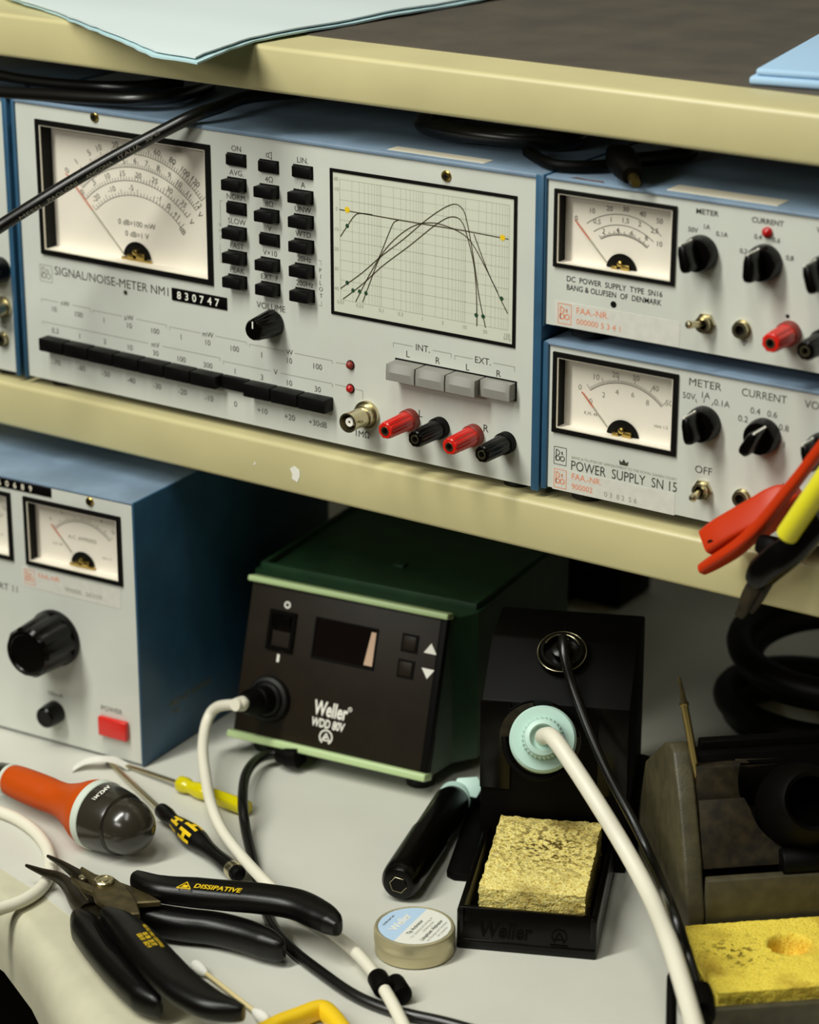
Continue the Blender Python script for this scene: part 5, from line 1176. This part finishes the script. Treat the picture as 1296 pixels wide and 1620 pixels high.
# ------------------------------------------------------------------ test leads hanging at the right
rl_ = thing('test_lead', 'red insulated test clip hanging on the lower power supply', 'test clip', onY(1190, 830, -22))
yy = lambda x, y, Y: onY(x, y, Y)
b = B().use(M_CLIPRED)
b.sweep([yy(1128, 862, -24), yy(1150, 848, -23), yy(1195, 822, -21), yy(1228, 800, -19), yy(1250, 786, -17), yy(1262, 776, -16)], [(5.8, 8.0), (6.4, 8.6), (6.6, 8.4), (6.4, 7.8), (5.2, 6.6), (3.5, 4)], 24, up=(.3, -.6, .75), sub=4, power=7); obj('insulator', b, rl_)
b = B().use(M_CLIPRED)
b.sweep([yy(1111, 901, -30), yy(1130, 890, -30.5), yy(1165, 868, -31), yy(1200, 836, -31), yy(1235, 792, -31), yy(1268, 750, -31), yy(1300, 708, -31), yy(1330, 670, -31)], [(2.3, 2.6), (2.6, 3.6), (2.8, 4.2), (2.8, 4.0), (2.6, 3.4), (2.4, 3), (2.4, 3), (2.4, 3)], 16, up=(.3, -.6, .75), sub=4, power=3); obj('lever', b, rl_)
e_ = yy(1131, 858, -30.5); b = B().use(M_INKB); b.lathe([(1.6, 0), (1.6, .4)], e_+Vector((-1.0, -1.2, 0)), (.1, -1, -.3), 16); obj('screw_hole', b, rl_)
bl_ = thing('test_lead', 'black crocodile clip hanging below the red one with yellow plug', 'test clip', onY(1210, 890, -38))
b = B().use(M_BLKGLOSS)
b.sweep([yy(1306, 820, -40), yy(1262, 862, -40), yy(1235, 882, -40), yy(1208, 905, -39), yy(1196, 920, -38)], [(4.5, 4), (6.2, 5), (7.0, 5.5), (6.6, 5.2), (4.4, 4)], 20, up=(.2, -1, .3), sub=4, power=3.2); obj('insulator', b, bl_)
b = B().use(M_DIRTY); b.sweep([yy(1205, 908, -38), yy(1186, 940, -38), yy(1177, 962, -38), yy(1170, 974, -38)], [(3.6, 2.4), (3.2, 2.4), (2.6, 2.2), (2.2, 1.6)], 14, up=(.2, -1, .3), sub=4, power=3); obj('jaw', b, bl_)
b = B().use(M_DIRTY); b.sweep([yy(1218, 912, -36), yy(1198, 948, -36), yy(1186, 966, -36)], [(3.0, 2.4), (2.6, 2.2), (2.0, 1.4)], 14, up=(.2, -1, .3), sub=4, power=3); obj('jaw', b, bl_)
b = B().use(M_BLACK); b.sweep([yy(1206, 860, -34), yy(1222, 868, -36), yy(1236, 880, -38)], [(4, 4), (5, 5), (5, 4)], 14, up=(.2, -1, .3), sub=3, power=3); obj('finger_lever', b, bl_)
b = B().use(M_YELCAB); y0_, y1_ = yy(1243, 850, -46), yy(1330, 722, -46); b.lathe([(3.2, 0), (4.4, .6), (4.7, 1.6), (4.7, (y1_-y0_).length)], y0_, y1_-y0_, 28); tag(obj('plug_sleeve', b, bl_), 'bright yellow sleeve')

# ------------------------------------------------------------------ cables and plug on top of the instruments
cable('power_cable', 'glossy black cable along the top front of the widest instrument, front one', [yy(-40, 139, 2), yy(0, 146.5, 1.5), yy(60, 150, 1.5), yy(140, 155, 2), yy(210, 157, 5), yy(262, 154, 16), yy(300, 146, 40), yy(330, 136, 72)], 3.4, M_CABLEB, 'cable', 16)
cable('power_cable', 'glossy black cable under the upper shelf, rear and higher of two', [yy(-40, 108, 12), yy(0, 120, 12), yy(50, 129, 12), yy(110, 135, 12.5), yy(170, 138, 14), yy(230, 137, 24), yy(285, 130, 44)], 3.2, M_CABLEB, 'cable', 16)
cx_pts = [yy(470, 146, 62), yy(395, 153, 34), yy(345, 170, 10), yy(303, 185, -4), yy(230, 222, -16), yy(150, 266, -30), yy(70, 314, -44), yy(0, 358, -55), yy(-60, 398, -66)]
cxl = thing('coaxial_cable', 'printed black coaxial cable slanting across the big meter window', 'cable', yy(150, 266, -30))
b = B().use(M_CABLEB); b.sweep(cx_pts, 3.2, 18, sub=8); obj('sheath', b, cxl, sharp=60)
b = B().use(M_SHEATHINK)
for t, (xa, ya), (xb, yb) in (('MESSI', (31, 345), (64, 325)), ('PAOLONI', (76, 317), (122, 288)), ('ANCONA', (136, 280), (178, 255)), ('ITALIA', (187, 249), (222, 229)), ('50 Ω', (230, 222), (252, 208))):
    Ya = -55+(xa)/300*50; Yb = -55+xb/300*50; A_ = yy(xa, ya+1, Ya-4.0); B_ = yy(xb, yb+1, Yb-4.0); dx = B_-A_; vw = (CAM-A_).normalized(); text3d(b, t, A_, dx, vw.cross(dx), 1.7, dx.length, 'l')
obj('sheath_print', b, cxl)
lid = 144.6
def onL(x, y, h=0): return onZ(x, y, lid+h)
cc_ = onL(760, 226, 5)
b = B().use(M_CABLEB); pts = []
N = 96
ex_, ey_ = (onL(880, 246, 5)-onL(640, 214, 5))/2, Vector((-.1, 24, 0))
for k in range(N+1):
    a = 2*math.pi*3.2*k/N+math.pi*.9; f_ = 1-.06*(k/N); z_ = 5.6+2.2*(k/N)*1.6+1.2*math.sin(a*1.7)
    p = onL(762, 232, 0)+ex_*math.cos(a)*f_+ey_*math.sin(a)*f_+Vector((0, 16, z_)); pts.append(p)
b.sweep(pts, 3.9, 12, sub=2); one('power_cable', b, 'coiled thick black cable on the lid of the widest instrument', 'cable', cc_)
pg = thing('power_plug', 'black plug with a brass tip on the upper power supply', 'plug', onL(985, 268))
b = B().use(M_BLACK); pa, pb_ = onL(1003, 281, 5.0), onL(978, 245, 8)
b.sweep([onL(1000, 278, 5.5), onL(992, 264, 7), onL(982, 250, 7.5), onL(975, 240, 7.2)], [(4, 3.6), (6.2, 5.2), (6.6, 5.6), (4, 3.6)], 20, sub=4, power=3); obj('body', b, pg)
b = B().use(M_BRASS); b.sweep([onL(1000, 277, 5.0), onL(1006, 290, 4.0)], [(2.4, 2.2), (2.2, 1.8)], 14, sub=1); tag(obj('pin', b, pg), 'brass pin')
b = B().use(M_BLACK); b.sweep([onL(985, 256, 4), onL(950, 262, 3.2), onL(905, 263, 3), onL(868, 258, 3.0), onL(835, 240, 3.4)], 2.6, 12, sub=6); obj('cord', b, pg)
b = B().use(M_CABLEB); b.sweep([onL(1000, 253, 4), onL(1050, 249, 4), onL(1086, 243, 4), onL(1094, 236, 4), onL(1080, 226, 4), onL(1040, 215, 4)], 3.3, 12, sub=6); one('power_cable', b, 'black cable end behind the plug on the upper power supply', 'cable', onL(1080, 244))

# ------------------------------------------------------------------ dark things at the back of the bench
ad = thing('adapter', 'black adapter block on the bench behind the green soldering station', 'adapter', D(935, 935))
q = D(938, 940); b = B().use(M_BLACK); b.box(q.x-22, q.x+26, q.y-14, q.y+26, ZD, ZD+30, 3, 3); obj('housing', b, ad)
b = B().use(M_BLACK); b.sweep([(q.x-20, q.y-6, ZD+8), D(895, 945, 4), D(880, 930, 4), D(885, 905, 6), D(905, 890, 10)], 3.5, 12, sub=6); obj('lead', b, ad)
for lbl, cx, cy, rr, h, tl in (('thick black cable coil lying flat behind the olive grey stand', 1290, 1120, 48, 12, 0), ('thick black cable coil leaning on top of the lower coil', 1325, 1030, 52, 44, 12)):
    c = D(cx, cy, h); b = B().use(M_RUBBER); pts = []
    for k in range(61):
        a = 2*math.pi*2*k/60; s_ = rr*(1-.1*(k > 30)); pts.append(c+Vector((s_*math.cos(a), s_*.85*math.sin(a), 4*math.sin(a*.5)+tl*math.sin(a)*.6)))
    b.sweep(pts, 7.5, 14, sub=2); one('cable_coil', b, lbl, 'cable', c)
